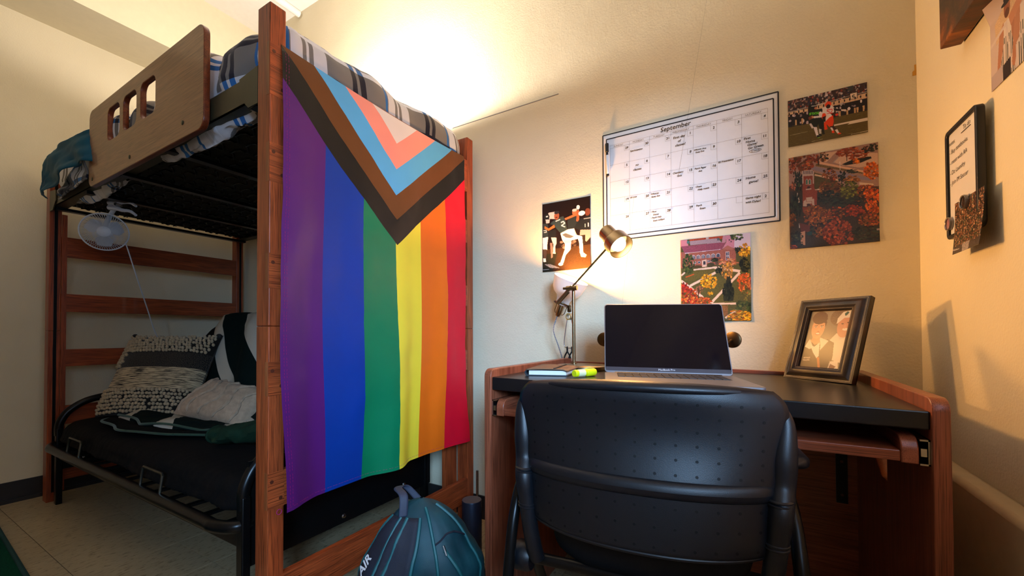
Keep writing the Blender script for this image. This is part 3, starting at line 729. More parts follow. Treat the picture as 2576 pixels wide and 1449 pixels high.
# ------------------------------------------------------------------ desk (its floor is a touch uneven: left end 15 mm higher)
DX0, DX1, DY0, DY1 = -.668, .297, .985, 1.605
desk = root('study_desk', 'reddish oak study desk with a black top and pull-out keyboard tray', 'desk', ((DX0+DX1)/2, (DY0+DY1)/2, 0))
TILT = -.0165
def sh(x): return TILT*(x-DX1)          # extra height at x
SLT = .750                              # slab top at the right end
def slabz(x): return SLT+sh(x)
plain('desk_black', (15, 16, 20), .30, var=.12, vscale=12, bump=.05, bscale=300)
def panel_profile(y0, y1, z1, r=.022):
    return [(y0, 0), (y1, 0), (y1, z1)]+[(y0+r-r*math.sin(a), z1-r+r*math.cos(a)) for a in np.linspace(0, PI/2, 6)]
for x0, x1, zt in ((DX0, DX0+.024, .789), (DX1-.024, DX1, .773)):
    MB().prism([(x0, a, b) for a, b in panel_profile(DY0, DY1, zt)], (x1-x0, 0, 0)).build('side_panel', 'desk_wood_z', desk, smooth=False, bevel=.004, bseg=3) if x0 < 0 else None
xi = DX1-.024
hole = [(1.262+(.112)*i, .542+.05*j) for i, j in ((0, .0), (.45, -.05), (.95, .6), (1.0, 1.1), (.9, 1.6), (.0, 1.6))]
pm = sheet([panel_profile(DY0, DY1, .773), hole], .024, .002, Matrix(((0, 0, 1, xi+.012), (1, 0, 0, 0), (0, 1, 0, 0), (0, 0, 0, 1))))
finish(pm, 'side_panel', 'desk_wood_z', desk, smooth=False)
sl = MB(); a, b = DX0+.024, DX1-.024
sl.add([(a, DY0+.006, slabz(a)-.037), (b, DY0+.006, slabz(b)-.033), (b, DY1-.022, slabz(b)-.033), (a, DY1-.022, slabz(a)-.037), (a, DY0+.006, slabz(a)), (b, DY0+.006, slabz(b)), (b, DY1-.022, slabz(b)), (a, DY1-.022, slabz(a))], [(3, 2, 1, 0), (4, 5, 6, 7), (0, 1, 5, 4), (1, 2, 6, 5), (2, 3, 7, 6), (3, 0, 4, 7)])
sl.build('desk_top', 'desk_black', desk, smooth=False, bevel=.0025)
MB().add([(a, DY1-.021, .70), (b, DY1-.021, .70), (b, DY1, .70), (a, DY1, .70), (a, DY1-.021, slabz(a)+.010), (b, DY1-.021, slabz(b)+.010), (b, DY1, slabz(b)+.010), (a, DY1, slabz(a)+.010)], [(3, 2, 1, 0), (4, 5, 6, 7), (0, 1, 5, 4), (1, 2, 6, 5), (2, 3, 7, 6), (3, 0, 4, 7)]).build('back_lip', 'desk_wood_x', desk, smooth=False, bevel=.002)
MB().box(a, b, DY1-.03, DY1-.012, .10, .70).build('modesty_panel', 'desk_wood_x', desk, smooth=False)
TZ = .678
ty0, ty1 = .990, 1.36
MB().box(a+.040, b-.040, ty0, ty1, TZ-.020, TZ).build('keyboard_tray', 'desk_wood_x', desk, smooth=False, bevel=.002)
for x0, x1 in ((a+.016, a+.040), (b-.040, b-.016)):
    pr = [(ty0-.002, TZ-.022), (ty1, TZ-.022), (ty1, TZ+.026)]+[(ty0-.002+.025-.025*math.sin(q), TZ+.001+.025*math.cos(q)) for q in np.linspace(0, PI/2, 6)]
    MB().prism([(x0, p, q) for p, q in pr], (x1-x0, 0, 0)).build('tray_side', 'desk_wood_y', desk, smooth=True, bevel=.002)
for x0, s in ((a, 1), (b, -1)):
    sd = MB()
    c0 = x0+s*.0015
    sd.box(min(x0, x0+s*.003), max(x0, x0+s*.003), ty0+.002, ty1, TZ-.024, TZ+.022)
    sd.box(min(x0, x0+s*.014), max(x0, x0+s*.014), ty0+.002, ty1, TZ+.019, TZ+.022).box(min(x0, x0+s*.014), max(x0, x0+s*.014), ty0+.002, ty1, TZ-.024, TZ-.021)
    o = sd.build('drawer_slide', 'steel', desk, smooth=False)
    MB().box(min(x0+s*.005, x0+s*.013), max(x0+s*.005, x0+s*.013), ty0+.001, ty1, TZ-.008, TZ+.006).build('runner', 'steel', o, smooth=False)
bk_ = MB().box(.222, .250, DY1-.036, DY1-.030, .375, .60).build('metal_bracket', 'black_metal', desk, smooth=False, bevel=.001)
for zz in (.40, .50, .53): MB().lathe([(0, .001), (.004, .001), (.004, 0), (0, 0)], (.236, DY1-.036, zz), (0, -1, 0), 10).build('bracket_hole', 'peg_wood', bk_)

# ------------------------------------------------------------------ office chair seen from behind
CH = Vector((-.180, .765, 0)); cex = Vector((.992, .128, 0)).normalized(); cey = Vector((-cex.y, cex.x, 0))
def ch(s, y, z): return CH+cex*s+cey*y+Vector((0, 0, z))
chair = root('desk_chair', 'black plastic nesting chair with perforated back pushed up to the desk', 'chair', tuple(CH))
ZB0, ZB1 = .522, .800
def hwid(t): return .222+.018*t**.8
def shell(a, t):
    """a -1..1 across, t 0..1 upward -> point on the rear face of the backrest"""
    hw = hwid(t)
    if t > .86: hw *= (1-.10*((t-.86)/.14)**2.2)
    if t < .12: hw *= (1-.035*((.12-t)/.12)**2)
    z = ZB0+(ZB1-ZB0)*t
    y = -.062*(1-abs(a)**2.2)+.022*t+.020*abs(a)**6*(1-t)
    y += .012*math.exp(-((a)/.75)**4)*math.sin(PI*min(1, max(0, (t-.42)/.5)))   # dished upper field
    z += -.010*(a*a)*t
    return ch(a*hw, y, z)
MB().grid(lambda u, v: shell(2*u-1, v), 48, 36).build('backrest', 'black_plastic', chair, solid=.007, angle=180)
tr = [shell(q, .985)+cey*.012 for q in np.linspace(-.97, .97, 40)]
def lip(u, v):
    i = min(39, int(round(u*39))); p = tr[i]; e = max(.0, 1-abs(2*u-1)**3); an = 2*PI*v
    ry, rz = .006+.015*e, .005+.006*e
    return p+cey*(ry*math.cos(an)-.002)+Vector((0, 0, rz*math.sin(an)))
MB().grid(lip, 39, 14).build('top_roll', 'black_plastic', chair, angle=180)
rp_ = [shell(q, .385) for q in np.linspace(-.965, .965, 40)]
def ridge(u, v):
    i = min(39, int(round(u*39))); p = rp_[i]; e = min(1, (1-abs(2*u-1))*9)**.5; an = 2*PI*v
    return p-cey*(.013*e*math.cos(an))+Vector((0, 0, .0155*(.35+.65*e)*math.sin(an)))
MB().grid(ridge, 39, 16).build('lumbar_bar', 'black_plastic', chair, angle=180)
MB().tube([shell(q, .0) for q in np.linspace(-.99, .99, 40)], .0045, 8).build('bottom_edge', 'black_plastic', chair)
plain('hole_black', (6, 6, 8), .6, spec=.3)
hb = MB()
for t0, t1, rows in ((.47, .90, 6), (.05, .28, 3)):
    for r_ in range(rows):
        for c in range(13):
            a_ = -.84+1.68*c/12; t_ = t0+(t1-t0)*r_/(rows-1)
            if abs(a_) < .9:
                p = shell(a_, t_); q = shell(a_+.01, t_); q2 = shell(a_, t_+.01); n_ = (q-p).cross(q2-p).normalized()
                if n_.dot(cey) > 0: n_ = -n_
                hb.lathe([(0, .0040), (.0026, .0040), (.0026, .0030)], p, n_, 8)
hb.build('perforations', 'hole_black', chair, kind='stuff')
for s in (-1, 1):
    path = [shell(s*.985, .93)+cey*.012, shell(s*.985, .80)+cey*.008+cex*s*.002, shell(s*.985, .6)+cey*.002, shell(s*.985, .42), ch(s*.222, -.002, .60), ch(s*.217, .0, .555), ch(s*.212, .004, .50), ch(s*.207, .010, .46), ch(s*.203, .02, .43)]
    rr = catmull([(q, 0, 0) for q in (.004, .014, .021, .020, .0185, .0175, .0165, .0165, .016)], 8)
    up_ = MB().tube(catmull(path, 8), [q.x for q in rr], 14).build('upright', 'black_plastic', chair)
    for zz in (.618, .612, .548, .542):
        c0 = ch(s*(.2185+(zz-.58)*.075), .001, zz)
        MB().lathe([(.0165, -.003), (.0195, -.001), (.0195, .001), (.0165, .003)], c0, (0, 0, 1), 18).build('ring', 'black_plastic', up_)
    # tubular legs, arm tube and pad
    MB().tube(catmull([ch(s*.235, .20, .635), ch(s*.25, .10, .60), ch(s*.252, .02, .52), ch(s*.255, -.02, .36), ch(s*.262, -.09, .02)], 8), .0115, 12).build('rear_leg', 'black_metal', chair)
    MB().tube(catmull([ch(s*.205, .01, .46), ch(s*.222, .09, .36), ch(s*.24, .27, .16), ch(s*.252, .40, .02)], 8), .0115, 12).build('front_leg', 'black_metal', chair)
    MB().lathe([(0, -.02), (.026, -.02), (.030, -.012), (.030, .012), (.026, .02), (0, .02)], ch(s*.238, .035, .42), cex, 20).build('pivot_hub', 'black_plastic', chair)
    MB().ball(ch(s*.258, -.09, .016), (.018, .018, .016), 10, 6).build('foot', 'black_plastic', chair); MB().ball(ch(s*.252, .40, .016), (.018, .018, .016), 10, 6).build('foot', 'black_plastic', chair)
    Mx = frame_m((0, 0, 0), cex, cey)
    pd = MB(); 
    def padf(u, v):
        an = 2*PI*u; y = .05+.24*v; e = min(1, (v*8)**.5, ((1-v)*8)**.5); return ch(s*.262+.030*e*math.copysign(abs(math.cos(an))**.6, math.cos(an)), y+.04, .652+.013*e*math.copysign(abs(math.sin(an))**.7, math.sin(an)))
    pd.grid(padf, 20, 20, True).build('arm_pad', 'black_plastic', chair)
def seatf(u, v):
    an = 2*PI*u; q = PI*v; sx_ = .205; sy_ = .215
    c, s = math.cos(an), math.sin(an); r = math.sin(q)**.35
    return ch(sx_*r*math.copysign(abs(c)**.6, c), .235+sy_*r*math.copysign(abs(s)**.6, s), .445-.026*math.cos(q)+.012*abs(c)**2*r-.008)
MB().grid(seatf, 40, 16, True).build('seat', 'black_fabric', chair, angle=180)
MB().tube([ch(-.235, .035, .42), ch(.235, .035, .42)], .012, 10).build('cross_tube', 'black_metal', chair)

# ------------------------------------------------------------------ backpack between bed and desk
k = N('pack_nylon'); co = k.tc(); wv_ = k.noise(k.tc('Object', (1, 1, 1)), 900, 1)
k.bump(wv_, .25, .001); k.done(k.ramp(k.noise(co, 9, 3), [(.35, lin((10, 46, 54))), (.65, lin((20, 70, 78)))]), .55, 0, .35)
plain('pack_dark', (18, 24, 40), .7, var=.15, bump=.3, bscale=700)
plain('pack_trim', (10, 88, 92), .55, var=.1)
plain('web_strap', (46, 52, 70), .6, var=.1, bump=.3, bscale=900)
BC = Vector((-.758, .838, 0)); pk = root('backpack', 'teal and navy backpack standing on the floor against the desk', 'backpack', tuple(BC))
bR, bF = Rt.copy(), Vector((Fw.x, Fw.y, 0)).normalized(); bR.z = 0; bR.normalize()
HT = .45
def bp(th, h, off=0):
    """th: angle around (0 = right, -90 = towards the camera), h 0..1"""
    z = h*HT; a = .160*(1-max(0, (h-.30)/.70)**2.5)**.62 if h > .30 else .150+.010*h/.3; b = a*.72
    a = max(a, .004); b = max(b, .004)
    c, s = math.cos(th), math.sin(th); wr = 1+.08*fbm(c*2.2, s*2.2, h*4)+.03*fbm(c*5, s*5, h*9)+.02*math.sin(h*26+c*4)*(h > .3)
    lean = .012*(h*h); 
    x = (a*wr+off)*math.copysign(abs(c)**.8, c)-lean; y = (b*wr+off)*math.copysign(abs(s)**.8, s)
    return BC+bR*x+bF*y+Vector((0, 0, z))
MB().grid(lambda u, v: bp(2*PI*u, v), 56, 48, True).build('body', 'pack_nylon', pk, angle=180)
def ribbon(th0, th1, w0, w1, h0, h1, off, name, mat, n=40, bow=0):
    def fn(u, v):
        h = h0+(h1-h0)*v; th = th0+(th1-th0)*v; w2 = (w0+(w1-w0)*v)
        return bp(th+(u-.5)*w2, h, off+bow*math.sin(PI*v))
    return MB().grid(fn, 8, n).build(name, mat, pk, solid=.006, angle=180), fn
D2 = math.radians
for th0, th1, w0, w1 in ((-150, -128, 30, 34), (-117, -104, 28, 26)):
    _, fn = ribbon(D2(th0), D2(th1), D2(w0), D2(w1*1.3), .05, .93, .008, 'shoulder_strap', 'pack_dark', bow=.012)
    for u in (0, 1): MB().tube([fn(u, v) for v in np.linspace(0, 1, 40)], .0048, 6).build('strap_piping', 'pack_trim', pk)
for thx in (-72, -8): MB().tube([bp(D2(thx), h, .003) for h in np.linspace(.05, .97, 40)], .004, 6).build('seam_piping', 'pack_trim', pk)
MB().tube([bp(D2(-72+64*q), .80+.05*math.sin(PI*q), .003) for q in np.linspace(0, 1, 20)], .0025, 6).build('zipper', 'pack_dark', pk)
MB().tube(catmull([bp(D2(-60), .78, .004), bp(D2(-52), .70, .014), bp(D2(-46), .63, .012)], 6), .0045, 6).build('zipper_pull', 'pack_trim', pk)
MB().tube([bp(D2(-60), .80, .004), bp(D2(-60), .76, .010)], .003, 6).build('zipper_slider', 'steel', pk)
tp = bp(0, .99); 
def handle(u, v):
    pts = HPTS; i = v*(len(pts)-1); a = min(int(i), len(pts)-2); p = pts[a].lerp(pts[a+1], i-a)
    return p+(bF*.4+bR*.9).normalized()*(u-.5)*.022
HPTS = catmull([bp(D2(-120), .93, .004), bp(D2(-140), .99, .03)+Vector((0, 0, .02)), BC-bR*.075+bF*.0+Vector((0, 0, .475)), BC-bR*.060+bF*.03+Vector((0, 0, .468)), BC-bR*.02+bF*.04+Vector((0, 0, .42))], 8)
MB().grid(handle, 4, 40).build('carry_handle', 'web_strap', pk, solid=.003)
MB().ball(BC-bR*.01+bF*.012+Vector((0, 0, .405)), (.055, .035, .030), 18, 10).build('top_fold', 'pack_nylon', pk)
plain('print_white', (210, 212, 216), .6)
tpos = bp(D2(-133), .74, .032); tn = (tpos-bp(D2(-133), .74, 0)).normalized(); tup = (bp(D2(-131.5), .80, .03)-bp(D2(-135), .66, .03)).normalized()
finish(text_mesh([('L - AIR', -.072, -.010, .030, 'LEFT', 0, .25, .0008)], frame_m(tpos+tn*.004, tup, tn.cross(tup))), 'strap_lettering', 'print_white', pk, smooth=False)

# ------------------------------------------------------------------ cylinder speaker on the floor
plain('slate_metal', (44, 50, 66), .38, .6, var=.05)
plain('slate_top', (112, 106, 110), .4, .5, var=.05)
cs = root('cylinder_speaker', 'dark slate cylindrical speaker standing on the floor behind the backpack', 'speaker', (-.995, 1.375, 0))
MB().lathe([(0, 0), (.038, 0), (.041, .003), (.041, .205), (.040, .2075), (0, .2075)], (-.995, 1.375, 0), (0, 0, 1), 40).build('body', 'slate_metal', cs)
MB().lathe([(0, .209), (.039, .209), (.039, .2072), (0, .2072)], (-.995, 1.375, 0), (0, 0, 1), 40).build('top_plate', 'slate_top', cs)
# ------------------------------------------------------------------ desk lamp
lampbase = Vector((-.515, 1.375, slabz(-.515)))
dl = root('desk_lamp', 'antique brass desk lamp with a tilted arm and small drum head, lit', 'lamp', tuple(lampbase))
MB().lathe([(0, 0), (.088, 0), (.090, .003), (.090, .013), (.087, .0155), (0, .0155)], lampbase, (0, 0, 1), 56).build('base', 'brass', dl)
pp = Vector((-.566, 1.43, 0)); pz0, pz1 = lampbase.z+.015, 1.055
MB().tube([(pp.x, pp.y, pz0), (pp.x, pp.y, pz1)], .0062, 16).lathe([(0, 0), (.011, 0), (.011, .004), (.006, .006)], (pp.x, pp.y, pz0), (0, 0, 1), 20).build('pole', 'brass', dl)
ad = Vector((.7155, 0, .70)).normalized(); ac = Vector((pp.x-.002, pp.y-.018, 1.058))
A0, A1 = ac-ad*.078, ac+ad*.205
MB().tube([A0+ad*.055, A1], .0036, 12).build('arm', 'brass', dl)
MB().tube([A0, A0+ad*.062], .0085, 16).build('counterweight', 'brass', dl)
MB().tube([ac+Vector((-.02, .004, .0)), ac+Vector((.022, .004, 0))], .009, 14).tube([ac+Vector((0, -.004, 0)), ac+Vector((0, .03, 0))], .008, 14).tube([ac+Vector((-.034, .006, .001)), ac+Vector((-.018, .006, 0))], .005, 10).build('swivel_clamp', 'brass', dl)
hax = Vector((.62, -.42, -.66)).normalized(); hc = A1+Vector((.012, -.004, .02))
hd0 = hc-hax*.05
plain('lamp_inner', (245, 240, 228), .4)
MB().lathe([(0, 0), (.026, 0), (.028, .002), (.028, .052), (.041, .062), (.043, .068), (.043, .108), (.0415, .108), (.0415, .070), (.026, .054), (.010, .05)], hd0, hax, 44).build('head', 'brass', dl)
MB().tube([A1-ad*.004, hc-hax*.01], .006, 10).build('head_joint', 'brass', dl)
emis('desk_bulb_glow', (1, .80, .50), 14)
MB().ball(hd0+hax*.086, .026, 20, 12).build('bulb', 'desk_bulb_glow', dl)
spot('desk_lamp_light', hd0+hax*.113, hax, 14, (1, .48, .13), math.radians(168), .026, .5)

# ------------------------------------------------------------------ clip-on lamp with white shade
cx_ = Vector((-.652, 1.545, 1.035)); sax = Vector((.42, -.10, .90)).normalized()
cl = root('clip_lamp', 'white-shaded clip lamp clamped to the back corner of the desk, lit', 'lamp', (-.655, 1.55, .785))
MB().lathe([(.026, -.028), (.028, -.010), (.034, .006), (.052, .020), (.061, .036), (.066, .058), (.071, .082), (.0695, .082), (.0645, .058), (.059, .037), (.050, .022), (.032, .008), (.026, -.008), (.024, -.028)], cx_, sax, 48).build('shade', 'shade_porcelain', cl)
emis('clip_bulb_glow', (1, .82, .54), 40)
MB().ball(cx_+sax*.040, .024, 18, 12).build('bulb', 'clip_bulb_glow', cl)
point('clip_lamp_light', cx_+sax*.066, 34, (1, .47, .12), .028)
sb = cx_-sax*.028
MB().tube([sb+(Rt*math.cos(a)+Fw*math.sin(a))*.030-Vector((0, 0, .012*math.cos(a))) for a in np.linspace(0, 2*PI, 25)[:-1]], .0035, 8, True).build('collar_ring', 'bronze', cl)
MB().lathe([(0, 0), (.012, 0), (.014, -.012), (.013, -.040), (.009, -.052), (.0, -.052)], sb, sax, 12).build('socket', 'brass', cl)
for a in (0, 2.1, 4.2):
    d1 = (sax.orthogonal().normalized()*math.cos(a)+sax.cross(sax.orthogonal().normalized())*math.sin(a))
    MB().tube([sb+d1*.026, sb+d1*.025-sax*.035, sb+d1*.020-sax*.043, sb+d1*.010-sax*.044], .0015, 6).build('cage_wire', 'bronze', cl)
jt = sb+Vector((.036, -.008, -.018))
MB().box(-.008, .008, -.006, .006, -.016, .012, Matrix.Translation(jt)).build('knuckle', 'bronze', cl, bevel=.004)
jb = jt-Vector((0, 0, .034))
MB().lathe([(.010, -.008), (.014, -.008), (.014, .008), (.010, .008)], jb, Vector((-.3, -.9, 0)), 22, True).tube([jt-Vector((0, 0, .016)), jb+Vector((0, 0, .012))], .003, 8).build('spring_coil', 'steel', cl)
lw, rw = jb+Vector((-.010, 0, -.012)), jb+Vector((.010, 0, -.012))
bz = .833
MB().tube(catmull([lw, Vector((jb.x-.020, jb.y, .885)), Vector((jb.x-.023, jb.y, .848)), Vector((jb.x-.016, jb.y, bz)), Vector((jb.x+.016, jb.y, bz)), Vector((jb.x+.023, jb.y, .848)), Vector((jb.x+.020, jb.y, .885)), rw], 6), .0022, 8).build('clip_wire', 'steel', cl)
for dx in (-.010, .010):
    for s in (-1, 1):
        MB().tube(catmull([Vector((jb.x+dx, jb.y, bz+.004)), Vector((jb.x+dx, jb.y, bz-.014)), Vector((jb.x+dx+s*.008, jb.y+s*.002, bz-.030)), Vector((jb.x+dx+s*.012, jb.y+s*.004, .790))], 5), .0032, 8).build('clip_foot', 'black_metal', cl)
k = N('braided_cord'); wv2 = k.n('ShaderNodeTexWave', wave_type='BANDS', bands_direction='Z'); wv2.inputs['Scale'].default_value = 70; k.l(k.tc(), wv2.inputs[0])
k.done(k.ramp(wv2.outputs[0], [(.45, lin((40, 36, 40))), (.55, lin((190, 186, 190)))], True), .7)
MB().tube(catmull([sb-sax*.052, sb-sax*.075+Vector((-.002, 0, -.005)), Vector((-.700, 1.545, .90)), Vector((-.686, 1.56, .84)), Vector((-.676, 1.575, .79)), Vector((-.676, 1.612, .72))], 10), .0026, 8).build('cord', 'braided_cord', cl)

# ------------------------------------------------------------------ notebook + highlighter
def P2d(x, y, dz=0): return Vector((x, y, slabz(x)+dz))
plain('nb_leather', (104, 78, 58), .6, var=.22, vscale=14, bump=.25, bscale=200)
plain('nb_edge', (34, 44, 50), .6); plain('elastic', (26, 26, 34), .7)
nb = root('notebook', 'brown leather cover notebook with dark elastic band on the desk', 'notebook', tuple(P2d(-.54, 1.18)))
nbc = [(-.578, 1.075), (-.468, 1.130), (-.488, 1.270), (-.618, 1.268)]   # front-left, front-right, back-right, back-left
def nbq(u, v, z):
    a = Vector(nbc[0]).lerp(Vector(nbc[1]), u); b = Vector(nbc[3]).lerp(Vector(nbc[2]), u); p = a.lerp(b, v); return P2d(p.x, p.y, z)
def quadbox(mb, z0, z1, m0=0):
    c = [nbq(u, v, z) for z in (z0, z1) for u, v in ((m0, m0), (1-m0, m0), (1-m0, 1-m0), (m0, 1-m0))]
    return mb.add(c, [(3, 2, 1, 0), (4, 5, 6, 7), (0, 1, 5, 4), (1, 2, 6, 5), (2, 3, 7, 6), (3, 0, 4, 7)])
quadbox(MB(), .0005, .003).build('back_cover', 'nb_edge', nb, smooth=False)
quadbox(MB(), .003, .0155, .05).build('pages', 'paper_white', nb, smooth=False)
MB().grid(lambda u, v: nbq(u, v, .0185+.002*math.sin(PI*u)-.004*(u > .9)*(u-.9)*10), 20, 12).build('front_cover', 'nb_leather', nb, solid=.003)
MB().grid(lambda u, v: nbq(-.0+.02-.05*math.sin(PI*u), v, .001+.0175*u), 10, 10).build('spine', 'nb_edge', nb, solid=.002)
MB().grid(lambda u, v: nbq(.66+.045*u, -.01+1.02*v, .0232+.001*math.sin(PI*v)), 2, 12).build('elastic_band', 'elastic', nb, solid=.0012)
plain('hl_yellow', (222, 232, 20), .35, var=.03); plain('hl_label', (236, 240, 190), .4)
hl = root('highlighter', 'yellow highlighter lying in front of the brass lamp base', 'highlighter', tuple(P2d(-.423, 1.15)))
h0, h1 = P2d(-.440, 1.112, .0122), P2d(-.406, 1.192, .0122); hv = (h1-h0).normalized(); hl_len = (h1-h0).length
MB().lathe([(0, 0), (.009, 0), (.0105, .003), (.0105, .050), (0, .050)], h0, hv, 20).build('barrel', 'hl_yellow', hl)
MB().lathe([(.0105, .048), (.0118, .050), (.0118, hl_len-.004), (.010, hl_len), (0, hl_len)], h0, hv, 20).build('cap', 'hl_yellow', hl)
MB().lathe([(.0107, .012), (.0107, .040)], h0, hv, 20).build('label_wrap', 'hl_label', hl)

# ------------------------------------------------------------------ laptop
lr = math.radians(17.5); lex = Vector((math.cos(lr), math.sin(lr), 0)); ley = Vector((-math.sin(lr), math.cos(lr), 0))
LR = Vector((-.040, 1.315, 0)); LWD, LDP = .356, .245
lc = LR-lex*LWD/2
laptop = root('laptop', 'open silver laptop with a dark blank screen on the desk', 'laptop', tuple(P2d(lc.x, lc.y)))
def lp3(s, d, z):            # s across 0..LWD from the left, d depth from the hinge towards the user
    p = LR+lex*(s-LWD)-ley*d; return Vector((p.x, p.y, slabz(p.x)+z))
def rr_prism(mb, fn, w_, d_, r, z0, z1):
    lp_ = rrect(0, w_, 0, d_, r, 5); lo = [fn(a, b, z0) for a, b in lp_]; hi = [fn(a, b, z1) for a, b in lp_]; n = len(lo)
    return mb.add(lo+hi, [tuple(range(n))[::-1], tuple(range(n, 2*n))]+[(i, (i+1) % n, n+(i+1) % n, n+i) for i in range(n)])
rr_prism(MB(), lp3, LWD, LDP, .010, .001, .0125).build('base', 'laptop_grey', laptop, bevel=.002)
kb = MB()
kb.add([lp3(.035, .018, .0127), lp3(LWD-.035, .018, .0127), lp3(LWD-.035, .118, .0127), lp3(.035, .118, .0127)], [(0, 1, 2, 3)])
kb.build('keyboard_well', 'key_black', laptop, smooth=False)
ks = MB()
for r_ in range(6):
    n_ = 14; hgt = .0145 if r_ else .009
    y0 = .020+(.0165*r_ if r_ == 0 else .0115+.0172*(r_-1))
    for c in range(n_):
        x0 = .037+(LWD-.074)/n_*c; x1 = x0+(LWD-.074)/n_-.003
        cc = [lp3(a, b, z) for z in (.0128, .0140) for a, b in ((x0, y0), (x1, y0), (x1, y0+hgt), (x0, y0+hgt))]
        ks.add(cc, [(4, 5, 6, 7), (0, 1, 5, 4), (1, 2, 6, 5), (2, 3, 7, 6), (3, 0, 4, 7)])
plain('key_face', (40, 40, 44), .5)
ks.build('keys', 'key_face', laptop, smooth=False, kind='stuff')
MB().add([lp3(.10, .135, .0127), lp3(LWD-.10, .135, .0127), lp3(LWD-.10, .232, .0127), lp3(.10, .232, .0127)], [(0, 1, 2, 3)]).build('trackpad', 'laptop_grey', laptop, smooth=False)
ta = math.radians(27); SHT = .238
def scr(a, b, z):            # a across, b up the lid, z out of the screen
    p = LR+lex*(a-LWD)+ley*(.002+b*math.sin(ta)-z*math.cos(ta)); return Vector((p.x, p.y, slabz(p.x)+.012+b*math.cos(ta)+z*math.sin(ta)))
lid = rr_prism(MB(), scr, LWD, SHT, .010, -.005, 0).build('screen_lid', 'laptop_grey', laptop, bevel=.001)
rr_prism(MB(), lambda a, b, z: scr(a+.003, b+.006, z), LWD-.006, SHT-.009, .008, 0, .0008).build('display', 'screen_glass', lid)
plain('bezel', (58, 56, 64), .3)
MB().add([scr(.004, .006, .0009), scr(LWD-.004, .006, .0009), scr(LWD-.004, .018, .0009), scr(.004, .018, .0009)], [(0, 1, 2, 3)]).build('bezel_strip', 'bezel', lid, smooth=False)
Mt = Matrix((lex, (scr(0, 1, 0)-scr(0, 0, 0)).normalized(), (scr(0, 0, 1)-scr(0, 0, 0)).normalized())).transposed().to_4x4(); Mt.translation = scr(LWD/2, .0095, .0012)
finish(text_mesh([('MacBook Pro', 0, 0, .0085, 'CENTER')], Mt), 'bezel_lettering', 'print_white', lid, smooth=False)
MB().tube([scr(.03, -.002, -.002), scr(LWD-.03, -.002, -.002)], .005, 10).build('hinge', 'key_black', laptop)

# ------------------------------------------------------------------ bronze twin-disc holder behind the laptop
tw = root('disc_stand', 'dark bronze stand with a round disc on each side of the laptop', 'stand', tuple(P2d(-.26, 1.535)))
MB().lathe([(0, 0), (.045, 0), (.047, .004), (.040, .009), (0, .009)], P2d(-.26, 1.535), (0, 0, 1), 28).build('base', 'bronze', tw)
MB().tube([P2d(-.26, 1.535, .008), P2d(-.26, 1.535, .075)], .005, 10).build('post', 'bronze', tw)
for x, s in ((-.478, -1), (-.048, 1)):
    c = Vector((x, 1.52, .867)); nrm = Vector((-s*.35, -.92, 0)).normalized()
    MB().tube(catmull([P2d(-.26, 1.535, .070), Vector((-.26-s*-.11, 1.535, .835)), Vector((x-s*.03, 1.50, .850)), c+nrm*.004], 8), .0038, 8).build('arm', 'bronze', tw)
    MB().lathe([(0, .006), (.022, .006), (.0265, .003), (.0265, -.004), (.0, -.004)], c, nrm, 32).build('disc', 'bronze', tw)

